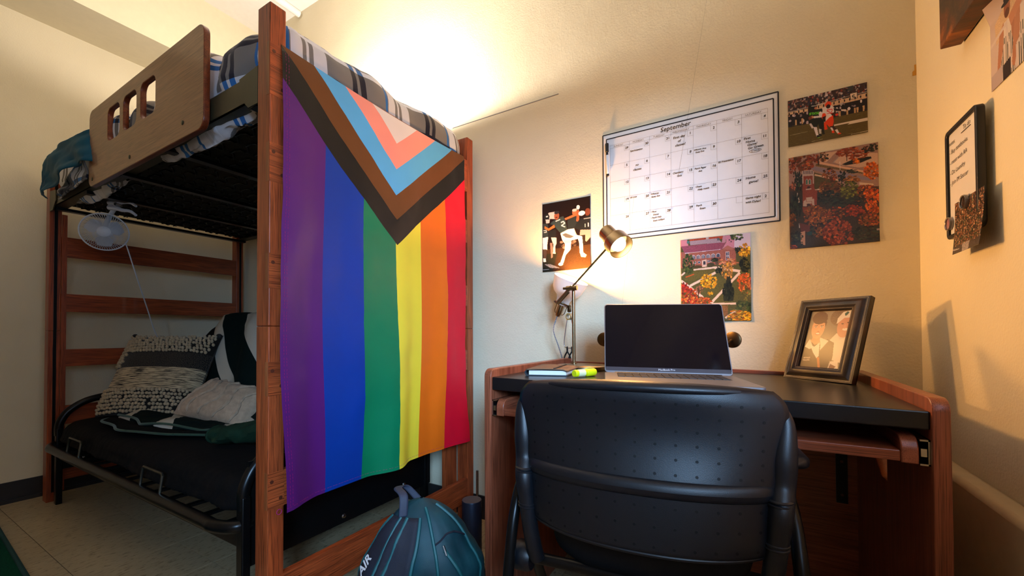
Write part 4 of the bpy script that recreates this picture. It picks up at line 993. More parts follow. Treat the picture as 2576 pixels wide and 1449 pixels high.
# ------------------------------------------------------------------ painted prints (colour attribute on a fine grid of paper)
k = N('photo_print'); at_ = k.n('ShaderNodeAttribute', attribute_name='print'); k.l(at_.outputs[0], k.b.inputs['Base Color']); k.b.inputs['Roughness'].default_value = .32; k.b.inputs['Specular IOR Level'].default_value = .4
class Paint:
    def __init__(s, W, H, bg, quad=None, seed=1):
        s.W, s.H = W, H; s.a = np.zeros((H, W, 3)); s.a[:] = bg; s.q = quad; s.r = np.random.RandomState(seed)
        s.uu, s.vv = np.meshgrid((np.arange(W)+.5)/W, (np.arange(H)+.5)/H)
    def T(s, p):
        if s.q is None: return p
        (xl, tl, bl_), (xr, tr_, br) = s.q          # left x, top y, bottom y ; right ...
        u = (p[0]-xl)/(xr-xl); t = tl+(tr_-tl)*u; b = bl_+(br-bl_)*u; return (u, (p[1]-t)/(b-t))
    def poly(s, pts, c, raw=False, jit=0):
        P_ = [p if raw else s.T(p) for p in pts]; x, y = s.uu, s.vv; inside = np.zeros(x.shape, bool); n = len(P_)
        for i in range(n):
            (x0, y0), (x1, y1) = P_[i], P_[(i+1) % n]
            if y0 == y1: continue
            cnd = ((y0 > y) != (y1 > y)) & (x < (x1-x0)*(y-y0)/(y1-y0)+x0); inside ^= cnd
        s.put(inside, c, jit)
    def put(s, m, c, jit=0):
        c = np.array(c, float)
        if jit: s.a[m] = c*(1+s.r.uniform(-jit, jit, (m.sum(), 1)))
        else: s.a[m] = c
    def ell(s, c0, rx, ry, c, raw=False, jit=0, rot=0):
        if not raw:
            a = s.T(c0); b = s.T((c0[0]+rx, c0[1])); d = s.T((c0[0], c0[1]+ry)); cx0, cy0, rx, ry = a[0], a[1], abs(b[0]-a[0]), abs(d[1]-a[1])
        else: cx0, cy0 = c0
        s.put(((s.uu-cx0)/rx)**2+((s.vv-cy0)/ry)**2 < 1, c, jit)
    def line(s, pts, w_, c):
        for (a, b) in zip(pts[:-1], pts[1:]):
            dx, dy = b[0]-a[0], b[1]-a[1]; L = math.hypot(dx, dy) or 1; nx, ny = -dy/L*w_/2, dx/L*w_/2
            s.poly([(a[0]+nx, a[1]+ny), (b[0]+nx, b[1]+ny), (b[0]-nx, b[1]-ny), (a[0]-nx, a[1]-ny)], c)
            s.ell(b, w_/2, w_/2, c)
    def cloud(s, c0, rx, ry, cols, n=70, size=.14, shade=.45):
        """leafy crown: many small blobs inside an ellipse"""
        R_ = s.r
        for i in range(n):
            a = R_.uniform(0, 2*PI); r = math.sqrt(R_.uniform(0, 1)); x = c0[0]+rx*r*math.cos(a); y = c0[1]+ry*r*math.sin(a)
            c = np.array(cols[R_.randint(len(cols))], float)*(R_.uniform(1-shade, 1.12))
            z_ = size*R_.uniform(.5, 1.2); s.ell((x, y), rx*z_, ry*z_, np.clip(c, 0, 255), jit=.12)
    def crowd(s, pts, cols, n, w_, h_):
        P_ = np.array(pts); x0, y0, x1, y1 = P_[:, 0].min(), P_[:, 1].min(), P_[:, 0].max(), P_[:, 1].max()
        for i in range(n):
            x, y = s.r.uniform(x0, x1), s.r.uniform(y0, y1)
            ins = False
            for k0 in range(len(pts)):
                (ax, ay), (bx_, by_) = pts[k0], pts[(k0+1) % len(pts)]
                if (ay > y) != (by_ > y) and x < (bx_-ax)*(y-ay)/(by_-ay)+ax: ins = not ins
            if ins: s.ell((x, y), w_*s.r.uniform(.6, 1.2), h_*s.r.uniform(.6, 1.2), np.array(cols[s.r.randint(len(cols))])*s.r.uniform(.7, 1.1))
    def mesh(s, name, fn):
        """fn(u,v) -> point (u right, v down)"""
        W, H = s.W, s.H; V = [tuple(fn((i+.5)/W if 0 < i < W-1 else (0 if i == 0 else 1), (j+.5)/H if 0 < j < H-1 else (0 if j == 0 else 1))) for j in range(H) for i in range(W)]
        Fs = [(j*W+i, j*W+i+1, (j+1)*W+i+1, (j+1)*W+i) for j in range(H-1) for i in range(W-1)]
        me = bpy.data.meshes.new(name); me.from_pydata(V, [], Fs); me.update()
        c = np.clip(s.a, 0, 255)/255; c = np.where(c <= .04045, c/12.92, ((c+.055)/1.055)**2.4)
        at2 = me.color_attributes.new('print', 'FLOAT_COLOR', 'POINT'); at2.data.foreach_set('color', np.concatenate([c.reshape(-1, 3), np.ones((W*H, 1))], 1).astype(np.float32).ravel())
        return me
def hang(p, name, x0, x1, z0, z1, label, cat, curl=.006, y=YB):
    def fn(u, v): return Vector((x0+(x1-x0)*u, y-.0012-curl*(u**6*.6+(1-u)**6*.3+v**6*.8)*(.4+.6*math.sin(u*5+v*4+x0*9)**2), z1-(z1-z0)*v))
    me = p.mesh(name, fn); o = finish(me, name, 'photo_print', None, solid=.0006, label=label, cat=cat, angle=180); return o

# celebration photo (football players on a dark field)
p = Paint(150, 210, (26, 14, 12), ((162, 237, 1372), (965, 97, 1298)), 3)
p.poly([(160, 1000), (970, 900), (970, 1400), (160, 1400)], (52, 34, 20), jit=.25); p.poly([(160, 1080), (420, 1040), (330, 1400), (160, 1400)], (34, 34, 24), jit=.3)
p.poly([(190, 1240), (300, 1235), (460, 1300), (300, 1300)], (120, 120, 124), jit=.3)
p.poly([(265, 380), (395, 355), (400, 480), (270, 480)], (206, 188, 178))
JR, WH, SK = (44, 52, 52), (232, 218, 210), (150, 82, 50)
p.poly([(160, 560), (250, 560), (285, 700), (270, 790), (160, 800)], JR); p.poly([(160, 800), (262, 780), (245, 900), (240, 1000), (170, 990)], WH); p.poly([(170, 990), (235, 990), (225, 1140), (180, 1150)], (60, 48, 44)); p.poly([(175, 1140), (215, 1140), (220, 1200), (170, 1200)], (200, 200, 204))
p.ell((235, 450), 50, 50, (30, 34, 34)); p.ell((240, 440), 20, 12, (220, 220, 216)); p.poly([(215, 490), (290, 490), (280, 550), (225, 555)], (190, 182, 176))
p.poly([(260, 680), (400, 650), (400, 780), (380, 800), (260, 790)], (30, 30, 30)); p.poly([(310, 790), (400, 790), (405, 880), (380, 940), (385, 1060), (340, 1060), (350, 900), (330, 860)], (206, 190, 180)); p.poly([(290, 880), (335, 880), (340, 1120), (310, 1140)], (120, 96, 90))
p.poly([(590, 500), (700, 430), (780, 440), (760, 560), (700, 650), (590, 640)], (36, 42, 44)); p.poly([(600, 650), (700, 640), (750, 760), (600, 780)], (180, 164, 152))
p.ell((708, 370), 38, 52, (168, 100, 66)); p.ell((708, 332), 40, 24, (190, 180, 172)); p.poly([(745, 330), (785, 330), (780, 520), (735, 520)], SK); p.ell((766, 285), 28, 36, (228, 224, 220))
p.poly([(790, 480), (965, 420), (965, 680), (820, 690), (700, 620)], (28, 30, 32)); p.ell((920, 365), 42, 62, (110, 58, 40)); p.poly([(800, 660), (965, 660), (965, 780), (900, 860), (790, 760)], (150, 130, 124)); p.line([(880, 560), (880, 610)], 14, (196, 190, 190)); p.line([(930, 545), (930, 605)], 14, (196, 190, 190)); p.line([(860, 480), (960, 465)], 12, (170, 164, 164))
p.poly([(760, 760), (880, 740), (880, 900), (770, 900)], (34, 26, 20)); p.cloud((600, 880), 130, 90, [(70, 52, 44), (120, 96, 84), (40, 30, 26)], 40, .2)
p.poly([(310, 540), (400, 480), (520, 430), (560, 520), (585, 660), (480, 720), (400, 640), (370, 590), (300, 570)], (48, 60, 60)); p.poly([(540, 470), (740, 385), (750, 420), (560, 500)], (176, 98, 56)); p.poly([(365, 575), (270, 640), (200, 600), (195, 640), (265, 680), (380, 620)], (186, 104, 52)); p.ell((825, 385), 55, 40, (226, 222, 220))
p.ell((408, 430), 44, 62, (150, 84, 56)); p.ell((410, 372), 46, 24, (40, 40, 44)); p.ell((404, 455), 18, 12, (90, 34, 26))
p.line([(480, 540), (520, 520), (545, 550), (490, 590), (545, 610)], 16, WH); p.line([(390, 520), (460, 490)], 16, (200, 200, 196))
p.line([(180, 680), (225, 670), (230, 700), (190, 710)], 12, (210, 200, 196)) 
p.poly([(470, 720), (600, 650), (700, 640), (720, 740), (830, 770), (840, 900), (845, 1040), (790, 1050), (780, 870), (760, 810), (650, 840), (640, 990), (560, 1080), (520, 1220), (470, 1210), (540, 1000), (550, 900), (500, 830)], WH)
p.poly([(500, 740), (560, 715), (700, 770), (640, 800), (560, 790)], (92, 88, 86)); p.poly([(530, 840), (650, 830), (640, 880), (540, 890)], (210, 184, 176)); p.ell((475, 1235), 40, 26, (226, 206, 200)); p.poly([(795, 1050), (850, 1040), (900, 1080), (880, 1120), (810, 1110)], (206, 186, 178)); p.line([(160, 1330), (270, 1320)], 6, (200, 196, 190))
hang(p, 'celebration_photo', -.793, -.570, 1.163, 1.467, 'photo print of celebrating football players in dark jerseys on the wall', 'photo', .004)

# campus building photo
p = Paint(200, 260, (74, 72, 36), ((135, 158, 1385), (1200, 30, 1370)), 5)
YEL, ORG, RED, GRN, DGR = [(226, 160, 20), (200, 132, 14), (240, 184, 50)], [(206, 92, 32), (176, 70, 30), (222, 124, 60)], [(176, 40, 28), (140, 34, 40), (206, 70, 40)], [(62, 78, 36), (44, 60, 30), (92, 98, 46)], [(26, 34, 24), (40, 46, 30), (18, 24, 20)]
p.poly([(135, 560), (1200, 480), (1210, 1390), (135, 1390)], (80, 78, 40), jit=.2)
p.poly([(960, 60), (1200, 20), (1200, 260), (960, 260)], (196, 178, 190)); p.poly([(280, 130), (800, 60), (800, 130), (280, 180)], (150, 60, 34), jit=.4); p.poly([(540, 100), (580, 95), (580, 140), (540, 145)], (176, 150, 140))
p.poly([(135, 160), (240, 150), (260, 240), (135, 260)], (190, 120, 130)); p.poly([(280, 170), (720, 120), (780, 180), (290, 230)], (150, 128, 136), jit=.08)
p.poly([(135, 340), (760, 290), (980, 270), (990, 440), (760, 500), (500, 560), (135, 580)], (146, 84, 70), jit=.14)
p.poly([(140, 250), (840, 175), (770, 300), (200, 355)], (132, 66, 84), jit=.18); p.poly([(840, 80), (900, 70), (970, 110), (965, 270), (860, 230), (780, 290), (850, 170)], (186, 120, 136), jit=.08); p.poly([(790, 290), (870, 225), (950, 270), (950, 290)], (160, 96, 84)); p.poly([(800, 80), (850, 75), (840, 180), (780, 190)], (176, 124, 134))
for i in range(6):
    x = 340+i*77; y = 415-i*7; p.poly([(x-30, y+28), (x-30, y-20), (x, y-38), (x+30, y-22), (x+30, y+24)], (196, 186, 190)); p.poly([(x-24, y+26), (x-24, y-14), (x, y-30), (x+24, y-16), (x+24, y+22)], (60, 66, 84))
    for dx in (-9, 7): p.line([(x+dx, y-28), (x+dx, y+24)], 4, (190, 182, 188))
for x, y in ((360, 495), (428, 488), (580, 472), (640, 466)): p.poly([(x-22, y-16), (x+22, y-18), (x+22, y+14), (x-22, y+16)], (196, 186, 190)); p.poly([(x-17, y-12), (x+17, y-14), (x+17, y+10), (x-17, y+12)], (60, 66, 84)); p.line([(x, y-14), (x, y+12)], 4, (190, 182, 188))
p.poly([(835, 325), (892, 318), (895, 450), (840, 455)], (200, 190, 192)); p.poly([(841, 332), (887, 326), (888, 380), (842, 384)], (60, 66, 90)); p.poly([(843, 395), (887, 392), (888, 444), (845, 446)], (60, 66, 90)); p.line([(865, 326), (867, 446)], 5, (200, 190, 192)); p.poly([(470, 460), (545, 440), (548, 550), (475, 560)], (206, 176, 160)); p.poly([(490, 470), (526, 465), (528, 520), (492, 522)], (52, 52, 62))
p.poly([(760, 290), (200, 358), (200, 352), (760, 284)], (206, 200, 206)); p.ell((893, 142), 8, 14, (60, 46, 56)); p.ell((920, 168), 8, 14, (60, 46, 56)); p.poly([(235, 170), (275, 165), (275, 205), (235, 210)], (70, 110, 110)); p.poly([(710, 120), (748, 115), (748, 150), (710, 155)], (80, 90, 96))
PTH = (212, 186, 168)
p.poly([(340, 590), (700, 545), (1050, 600), (1040, 640), (700, 585), (340, 615)], PTH); p.line([(680, 640), (290, 840)], 34, PTH); p.line([(135, 770), (470, 1010)], 40, PTH); p.line([(1040, 640), (600, 1110)], 36, PTH); p.line([(600, 1115), (1000, 1110)], 28, PTH); p.line([(140, 690), (190, 650)], 24, PTH); p.line([(820, 1330), (980, 1220)], 30, PTH); p.poly([(470, 590), (550, 585), (552, 615), (465, 622)], (226, 206, 196))
p.poly([(360, 610), (660, 580), (690, 600), (320, 770), (180, 760)], (92, 84, 40), jit=.2)
p.ell((400, 555), 70, 22, (70, 58, 34), jit=.2); p.ell((610, 525), 60, 34, (66, 60, 38), jit=.2); p.line([(210, 715), (340, 670)], 14, (190, 80, 36))
p.cloud((260, 510), 95, 145, GRN, 120, .13); p.cloud((710, 460), 95, 40, DGR+GRN, 60, .2); p.line([(690, 470), (730, 620)], 18, (90, 70, 60)); p.cloud((745, 610), 60, 60, DGR, 40, .2)
p.cloud((575, 775), 130, 110, YEL, 110, .13); p.cloud((870, 480), 150, 60, [(214, 130, 96), (226, 160, 110), (190, 104, 60)], 80, .14); p.cloud((860, 610), 90, 130, [(206, 140, 40), (176, 120, 50), (214, 150, 80)], 80, .14)
p.poly([(850, 700), (900, 700), (950, 1000), (940, 1070), (800, 1075), (790, 1010)], (40, 42, 28), jit=.35); p.cloud((870, 930), 80, 150, DGR, 80, .16); p.cloud((1110, 530), 80, 110, DGR, 70, .17); p.cloud((1110, 300), 90, 100, YEL+[(230, 140, 30)], 80, .15); p.cloud((1010, 290), 40, 50, DGR, 30, .25); p.cloud((1000, 90), 90, 60, GRN, 50, .2)
p.cloud((1110, 800), 110, 150, ORG, 110, .13); p.cloud((1140, 970), 80, 90, [(140, 124, 50), (110, 104, 44)], 60, .16); p.cloud((185, 870), 70, 80, RED, 50, .2); p.cloud((260, 1010), 140, 130, RED+ORG, 130, .12); p.cloud((470, 1090), 150, 80, ORG, 110, .13); p.cloud((600, 950), 40, 30, YEL, 20, .3); p.cloud((430, 900), 60, 60, [(176, 100, 80), (140, 80, 60)], 40, .15); p.line([(415, 880), (410, 1030)], 16, (70, 44, 34)); p.cloud((1090, 1170), 120, 110, GRN, 90, .15); p.cloud((1020, 1300), 190, 90, YEL+[(206, 110, 20)], 140, .11); p.poly([(640, 1140), (860, 1140), (860, 1290), (640, 1330)], (120, 84, 50), jit=.25)
hang(p, 'building_photo', -.219, .007, .932, 1.238, 'photo print of a brick campus building with autumn trees above the laptop', 'photo', .006)

# football game photo
p = Paint(240, 185, (60, 44, 40), ((125, 475, 1360), (1670, 90, 1062)), 9)
CR = [(40, 30, 36), (90, 70, 70), (150, 110, 100), (190, 170, 170), (70, 40, 40), (34, 40, 70), (160, 60, 40), (60, 56, 60), (206, 180, 170)]
up_poly = [(120, 475), (1650, 90), (1660, 300), (700, 540), (120, 700)]
p.poly(up_poly, (56, 40, 44)); p.crowd(up_poly, CR, 700, 22, 24)
p.poly([(1310, 170), (1420, 140), (1430, 240), (1320, 260)], (52, 56, 62))
p.poly([(120, 700), (520, 610), (1660, 300), (1660, 460), (900, 620), (120, 760)], (206, 170, 136)); p.line([(120, 690), (700, 545), (1290, 370), (1660, 280)], 14, (150, 140, 136)); p.line([(600, 570), (900, 490)], 16, (214, 200, 190))
p.poly([(1345, 310), (1490, 275), (1500, 400), (1360, 430)], (52, 46, 44)); p.poly([(1360, 318), (1480, 288), (1486, 390), (1370, 420)], (222, 200, 180))
p.poly([(1395, 385), (1390, 350), (1420, 330), (1450, 330), (1440, 345), (1415, 350), (1415, 370), (1440, 360), (1445, 385), (1420, 390)], (52, 56, 50))
band = [(120, 740), (620, 640), (1080, 540), (1660, 400), (1665, 640), (1050, 760), (560, 900), (120, 980)]
p.poly(band, (30, 24, 32)); p.crowd(band, [(28, 24, 34), (170, 150, 160), (40, 34, 44), (206, 190, 190), (24, 22, 26)], 260, 24, 30)
for x, y in ((290, 880), (420, 850), (1300, 680), (1440, 640), (1490, 630), (1600, 600), (1160, 700)): p.poly([(x-18, y-50), (x+18, y-55), (x+14, y+50), (x-14, y+55)], (190, 150, 110))
for i in range(16):
    x = 150+i*100; y = 740-i*25; p.ell((x, y-18), 14, 26, (26, 22, 26)); p.ell((x, y+20), 12, 14, (190, 140, 120))
p.poly([(120, 980), (560, 895), (1050, 770), (1670, 640), (1680, 1070), (130, 1365)], (88, 74, 36), jit=.13)
for _ in range(90):
    x = p.r.uniform(130, 1660); y = p.r.uniform(960-(x-130)*.2, 1340-(x-130)*.18); L_ = p.r.uniform(30, 130); p.line([(x, y), (x+L_, y-.2*L_)], 4, np.array((104, 92, 54))*p.r.uniform(.8, 1.2))
p.poly([(1040, 910), (1670, 780), (1670, 835), (1300, 910), (1340, 880), (1050, 940)], (214, 196, 178)); p.line([(160, 1130), (520, 1050)], 7, (150, 140, 110)); p.line([(600, 1240), (820, 1190)], 7, (150, 140, 110)); p.line([(1360, 1100), (1670, 1035)], 8, (190, 176, 150))
BK_, WT, OR_ = (24, 28, 26), (220, 206, 206), (226, 62, 16)
p.poly([(820, 590), (900, 560), (1010, 540), (1060, 590), (1040, 720), (940, 800), (860, 870), (820, 800)], WT); p.ell((940, 520), 60, 56, OR_); p.ell((940, 560), 42, 40, (50, 26, 22)); p.poly([(1040, 590), (1180, 610), (1270, 620), (1270, 645), (1170, 650), (1050, 640)], (46, 34, 34)); p.poly([(1190, 615), (1280, 615), (1275, 650), (1190, 645)], (222, 200, 190)); p.poly([(980, 690), (1090, 670), (1110, 720), (1010, 740)], (66, 36, 28)); p.ell((1100, 718), 30, 24, (214, 60, 40))
p.line([(985, 615), (915, 625), (915, 655), (955, 650), (960, 690), (915, 700)], 14, (214, 40, 24)); p.line([(965, 620), (1010, 610), (1015, 640), (975, 690), (1020, 685)], 14, (214, 40, 24))
p.poly([(850, 880), (960, 770), (1030, 730), (1040, 850), (1020, 940), (960, 960), (900, 900), (920, 1000), (860, 1010)], OR_); p.poly([(960, 950), (1030, 930), (1100, 1000), (1060, 1020), (980, 980)], (54, 30, 24)); p.poly([(1060, 1015), (1105, 995), (1140, 1070), (1110, 1090)], WT); p.poly([(1110, 1080), (1150, 1065), (1185, 1085), (1120, 1105)], OR_); p.poly([(970, 970), (1010, 965), (1040, 1030), (1010, 1040)], WT); p.poly([(1000, 1030), (1045, 1020), (1050, 1070), (1000, 1075)], OR_); p.ell((850, 750), 45, 60, OR_); p.poly([(820, 770), (890, 740), (880, 860), (830, 850)], (44, 26, 22))
p.ell((590, 580), 50, 56, (24, 26, 26)); p.ell((655, 585), 60, 58, (24, 26, 26)); p.line([(610, 560), (690, 550)], 12, (200, 200, 200)); p.ell((690, 600), 26, 26, (176, 110, 84))
p.poly([(535, 640), (620, 610), (700, 620), (820, 600), (830, 650), (790, 720), (820, 820), (640, 840), (540, 720)], BK_); p.poly([(740, 690), (790, 655), (820, 680), (815, 770), (650, 790), (640, 755), (760, 740)], WT); p.ell((620, 770), 30, 24, (196, 130, 100)); p.poly([(540, 780), (600, 740), (620, 800), (560, 830)], (110, 50, 34))
for i, ch_ in enumerate((((560, 700), (595, 690), (570, 715), (600, 715), (565, 730)), ((605, 692), (645, 684)), ((625, 690), (630, 726)), ((645, 724), (662, 682), (680, 716)), ((652, 708), (676, 704)), ((680, 680), (715, 674)), ((697, 678), (704, 712)), ((720, 674), (726, 708)), ((722, 674), (755, 666)), ((724, 692), (750, 686)), ((726, 708), (758, 700)))): p.line(list(ch_), 11, (92, 190, 40))
p.poly([(560, 840), (640, 830), (840, 810), (850, 940), (840, 1010), (770, 1000), (740, 900), (710, 960), (640, 970)], BK_); p.poly([(550, 880), (620, 850), (640, 960), (580, 930)], (30, 32, 30)); p.poly([(640, 960), (710, 960), (740, 1120), (700, 1140)], WT); p.poly([(700, 1120), (745, 1110), (765, 1160), (715, 1170)], BK_); p.line([(715, 1165), (765, 1155)], 10, (120, 190, 50)); p.poly([(750, 990), (800, 1000), (790, 1100), (755, 1100)], (190, 180, 176)); p.poly([(745, 1090), (795, 1085), (810, 1130), (760, 1140)], BK_); p.poly([(800, 1010), (850, 1000), (865, 1090), (820, 1105)], BK_); p.poly([(560, 900), (600, 890), (650, 970), (610, 990)], (206, 190, 190))
hang(p, 'football_game_photo', .120, .324, 1.509, 1.666, 'photo print of a football tackle with a runner in dark green', 'photo', .003)

# tower photo
p = Paint(230, 310, (70, 48, 34), ((66, 245, 1395), (1185, 42, 1290)), 11)
RB, OB, BR = [(150, 66, 34), (124, 50, 30), (176, 86, 40)], [(206, 88, 14), (184, 70, 10), (224, 116, 30)], [(116, 70, 34), (140, 88, 44), (90, 56, 30)]
TG = [(36, 48, 44), (28, 40, 40), (48, 58, 46)]
p.poly([(60, 200), (1220, 40), (1220, 600), (60, 600)], (150, 118, 108), jit=.06); p.poly([(360, 335), (1110, 500), (1100, 530), (700, 470), (360, 380)], (128, 116, 132)); p.poly([(480, 285), (1060, 410), (1040, 430), (470, 310)], (206, 160, 132)); p.poly([(430, 310), (1000, 420), (1000, 440), (420, 340)], (104, 84, 50), jit=.2); p.poly([(400, 420), (700, 500), (700, 640), (400, 640)], (72, 66, 36), jit=.2); p.line([(410, 450), (720, 520)], 22, (196, 164, 140)); p.line([(400, 650), (520, 625)], 24, (190, 160, 140)); p.line([(960, 560), (1110, 580)], 30, (200, 170, 146))
p.poly([(650, 290), (760, 180), (900, 170), (1180, 180), (1180, 330), (960, 360), (760, 330)], (196, 160, 138), jit=.04); p.poly([(500, 180), (700, 150), (560, 290), (470, 280)], (196, 160, 138)); p.line([(640, 300), (710, 232)], 8, (150, 140, 140)); p.line([(728, 285), (730, 385)], 6, (220, 214, 214))
p.poly([(750, 320), (900, 250), (1100, 220), (1110, 245), (980, 300), (800, 330)], (24, 26, 20), jit=.3); p.cloud((880, 180), 190, 75, RB, 110, .13, .35); p.line([(815, 190), (815, 270)], 14, (60, 36, 26)); p.line([(900, 170), (905, 250)], 10, (80, 50, 34)); p.cloud((925, 280), 36, 34, [(214, 112, 20)], 14, .4); p.cloud((1060, 130), 60, 40, RB+TG, 30, .25); p.cloud((1130, 110), 50, 50, TG, 30, .25); p.cloud((865, 405), 75, 26, TG, 30, .25, .2)
p.cloud((240, 290), 180, 110, RB+BR, 130, .13); p.cloud((400, 250), 80, 60, RB, 40, .2); p.cloud((530, 220), 60, 60, BR+TG, 40, .2); p.line([(455, 210), (460, 320)], 18, (54, 34, 26)); p.cloud((110, 380), 50, 60, RB, 30, .2)
p.cloud((180, 540), 80, 130, TG+[(52, 66, 40)], 80, .16); p.cloud((110, 610), 45, 70, [(176, 100, 70), (150, 84, 60)], 30, .2)
p.poly([(80, 660), (560, 640), (1210, 620), (1215, 1300), (90, 1395)], (52, 46, 40), jit=.2)
p.cloud((600, 450), 100, 80, RB+BR, 60, .15); p.cloud((750, 480), 50, 80, TG, 40, .2); p.cloud((870, 510), 100, 45, [(176, 110, 50), (150, 96, 44)], 50, .2); p.cloud((600, 620), 140, 100, BR, 100, .13); p.cloud((590, 740), 140, 90, TG, 90, .14); p.cloud((840, 640), 130, 110, [(104, 108, 40), (124, 124, 50), (84, 90, 36)], 120, .12); p.cloud((800, 800), 200, 60, TG, 80, .14)
p.cloud((1120, 400), 110, 110, OB, 110, .13); p.cloud((1040, 660), 120, 80, OB+RB, 90, .13); p.cloud((1130, 790), 110, 150, OB, 150, .12); p.cloud((950, 730), 60, 60, TG+BR, 40, .2)
p.poly([(150, 700), (180, 680), (215, 820), (190, 830)], (186, 170, 160)); p.cloud((150, 850), 85, 150, TG, 100, .15); p.cloud((240, 850), 50, 40, TG, 30, .2)
p.poly([(240, 860), (430, 850), (420, 910), (320, 940), (250, 930)], (120, 60, 44))
p.poly([(250, 470), (270, 400), (395, 390), (405, 640), (440, 650), (430, 830), (245, 850), (245, 640)], (128, 62, 50), jit=.12); ST = (176, 158, 154)
p.poly([(252, 410), (270, 396), (385, 388), (392, 460), (250, 470)], ST); 
for i in range(5): p.poly([(262+i*26, 400), (276+i*26, 398), (278+i*26, 440), (262+i*26, 442)], (96, 86, 100))
for x in (252, 388): p.poly([(x-8, 405), (x+8, 400), (x+8, 560), (x-8, 565)], ST)
for x in (306, 345): p.poly([(x-17, 580), (x-17, 520), (x, 498), (x+17, 516), (x+17, 574)], ST); p.poly([(x-10, 572), (x-10, 522), (x, 506), (x+10, 520), (x+10, 568)], (30, 92, 84))
p.ell((327, 612), 20, 18, (60, 44, 44)); p.poly([(290, 630), (365, 620), (365, 634), (290, 644)], ST); p.poly([(290, 740), (372, 730), (372, 780), (300, 790)], ST); p.poly([(255, 790), (290, 760), (300, 850), (250, 850)], ST); p.poly([(365, 760), (395, 750), (400, 840), (372, 845)], ST); p.poly([(305, 812), (345, 808), (345, 855), (305, 860)], (60, 46, 52)); p.poly([(290, 795), (365, 785), (365, 812), (290, 820)], ST)
p.cloud((420, 970), 170, 130, [(176, 104, 44), (150, 84, 40), (124, 84, 50)], 170, .11); p.cloud((660, 930), 110, 80, BR+RB, 80, .14); p.cloud((880, 910), 130, 80, [(160, 62, 28), (140, 54, 30)], 100, .13); p.cloud((1060, 1010), 130, 90, RB+BR, 100, .13); p.cloud((430, 1140), 120, 100, BR+TG, 80, .14); p.cloud((690, 1180), 190, 170, [(150, 70, 44), (128, 58, 42), (164, 84, 50)], 220, .1); p.cloud((1050, 1190), 180, 90, TG+[(70, 62, 44)], 130, .13)
p.cloud((110, 1030), 50, 80, BR, 40, .2); p.poly([(200, 1060), (340, 1090), (330, 1160), (220, 1190)], (90, 48, 44)); p.line([(195, 1070), (197, 1120)], 8, (190, 190, 200)); p.ell((330, 1190), 36, 26, (30, 62, 66)); p.poly([(210, 1180), (270, 1160), (270, 1340), (215, 1330)], (176, 140, 126)); p.cloud((160, 1220), 80, 60, TG+[(80, 90, 70)], 70, .15); p.cloud((160, 1320), 80, 50, TG, 50, .2); p.cloud((110, 1370), 50, 24, RB, 20, .3); p.poly([(1150, 1130), (1215, 1120), (1215, 1150), (1150, 1150)], (150, 130, 130))
hang(p, 'tower_photo', .120, .347, 1.167, 1.473, 'photo print of a brick bell tower among autumn trees', 'photo', .005)

# ------------------------------------------------------------------ wall calendar
cal = root('wall_calendar', 'large white September wall calendar with handwritten notes', 'calendar', (-.21, YB-.002, 1.264))
CX0, CX1, CZ0, CZ1 = -.517, .096, 1.2645, 1.7085; cw, chh = CX1-CX0, CZ1-CZ0
def calp(u, v, z=0): return Vector((CX0+cw*u, YB-.0015-z-.0025*math.sin(u*9)**2*math.sin(PI*v)*.6, CZ1-chh*v))
MB().grid(lambda u, v: calp(u, v), 40, 24).build('board', 'board_white', cal, solid=.0008)
def strips(fnlist, name, mat, z=.0012):
    mb = MB()
    for u0, v0, u1, v1, w_ in fnlist:
        n = 24; hor = abs(u1-u0) > abs(v1-v0)
        for i in range(n):
            a, b = i/n, (i+1)/n; ua, va, ub, vb = u0+(u1-u0)*a, v0+(v1-v0)*a, u0+(u1-u0)*b, v0+(v1-v0)*b
            du, dv = (0, w_/chh/2) if hor else (w_/cw/2, 0)
            mb.add([calp(ua-du, va-dv, z), calp(ub-du, vb-dv, z), calp(ub+du, vb+dv, z), calp(ua+du, va+dv, z)], [(0, 1, 2, 3)])
    mb.build(name, mat, cal, smooth=False)
def rect_l(u0, v0, u1, v1, w_): return [(u0, v0, u1, v0, w_), (u0, v1, u1, v1, w_), (u0, v0, u0, v1, w_), (u1, v0, u1, v1, w_)]
strips(rect_l(.004, .006, .996, .994, .0042), 'outer_border', 'ink_black'); strips(rect_l(.028, .049, .973, .957, .0042), 'inner_border', 'ink_black')
plain('grid_grey', (150, 140, 132), .6)
gu = [.052+i*(.946-.052)/7 for i in range(8)]; gv = [.185, .325, .47, .605, .735, .875]
gv = [.143+i*.1555 for i in range(6)]
gl = [(gu[0], .114, gu[7], .114, .0007)]+[(u, .114, u, gv[5], .0007) for u in gu]+[(gu[0], v, gu[7], v, .0007) for v in gv]
for v in gv[:-1]:
    for i in range(7): gl += [(gu[i+1]-.032, v, gu[i+1]-.032, v+.048, .0006), (gu[i+1]-.032, v+.048, gu[i+1], v+.048, .0006)]
strips(gl, 'grid_lines', 'grid_grey')
Mc = Matrix(((1, 0, 0, 0), (0, 0, -1, YB-.0048), (0, 1, 0, 0), (0, 0, 0, 1)))
def cp(u, v): return CX0+cw*u, CZ1-chh*v
days = 'SUNDAY MONDAY TUESDAY WEDNESDAY THURSDAY FRIDAY SATURDAY'.split()
it = []
for i, d in enumerate(days): x, z = cp((gu[i]+gu[i+1])/2-.006, .138); it.append((d, x, z, .0098, 'CENTER'))
for q in it: finish(text_mesh([q], Mc), 'weekday_name', 'print_grey', cal, smooth=False)
nums = [[29, 30, 31, 1, 2, 3, 4], [5, 6, 7, 8, 9, 10, 11], [12, 13, 14, 15, 16, 17, 18], [19, 20, 21, 22, 23, 24, 25], [26, 27, 28, 29, 30, '', 2]]
it = []
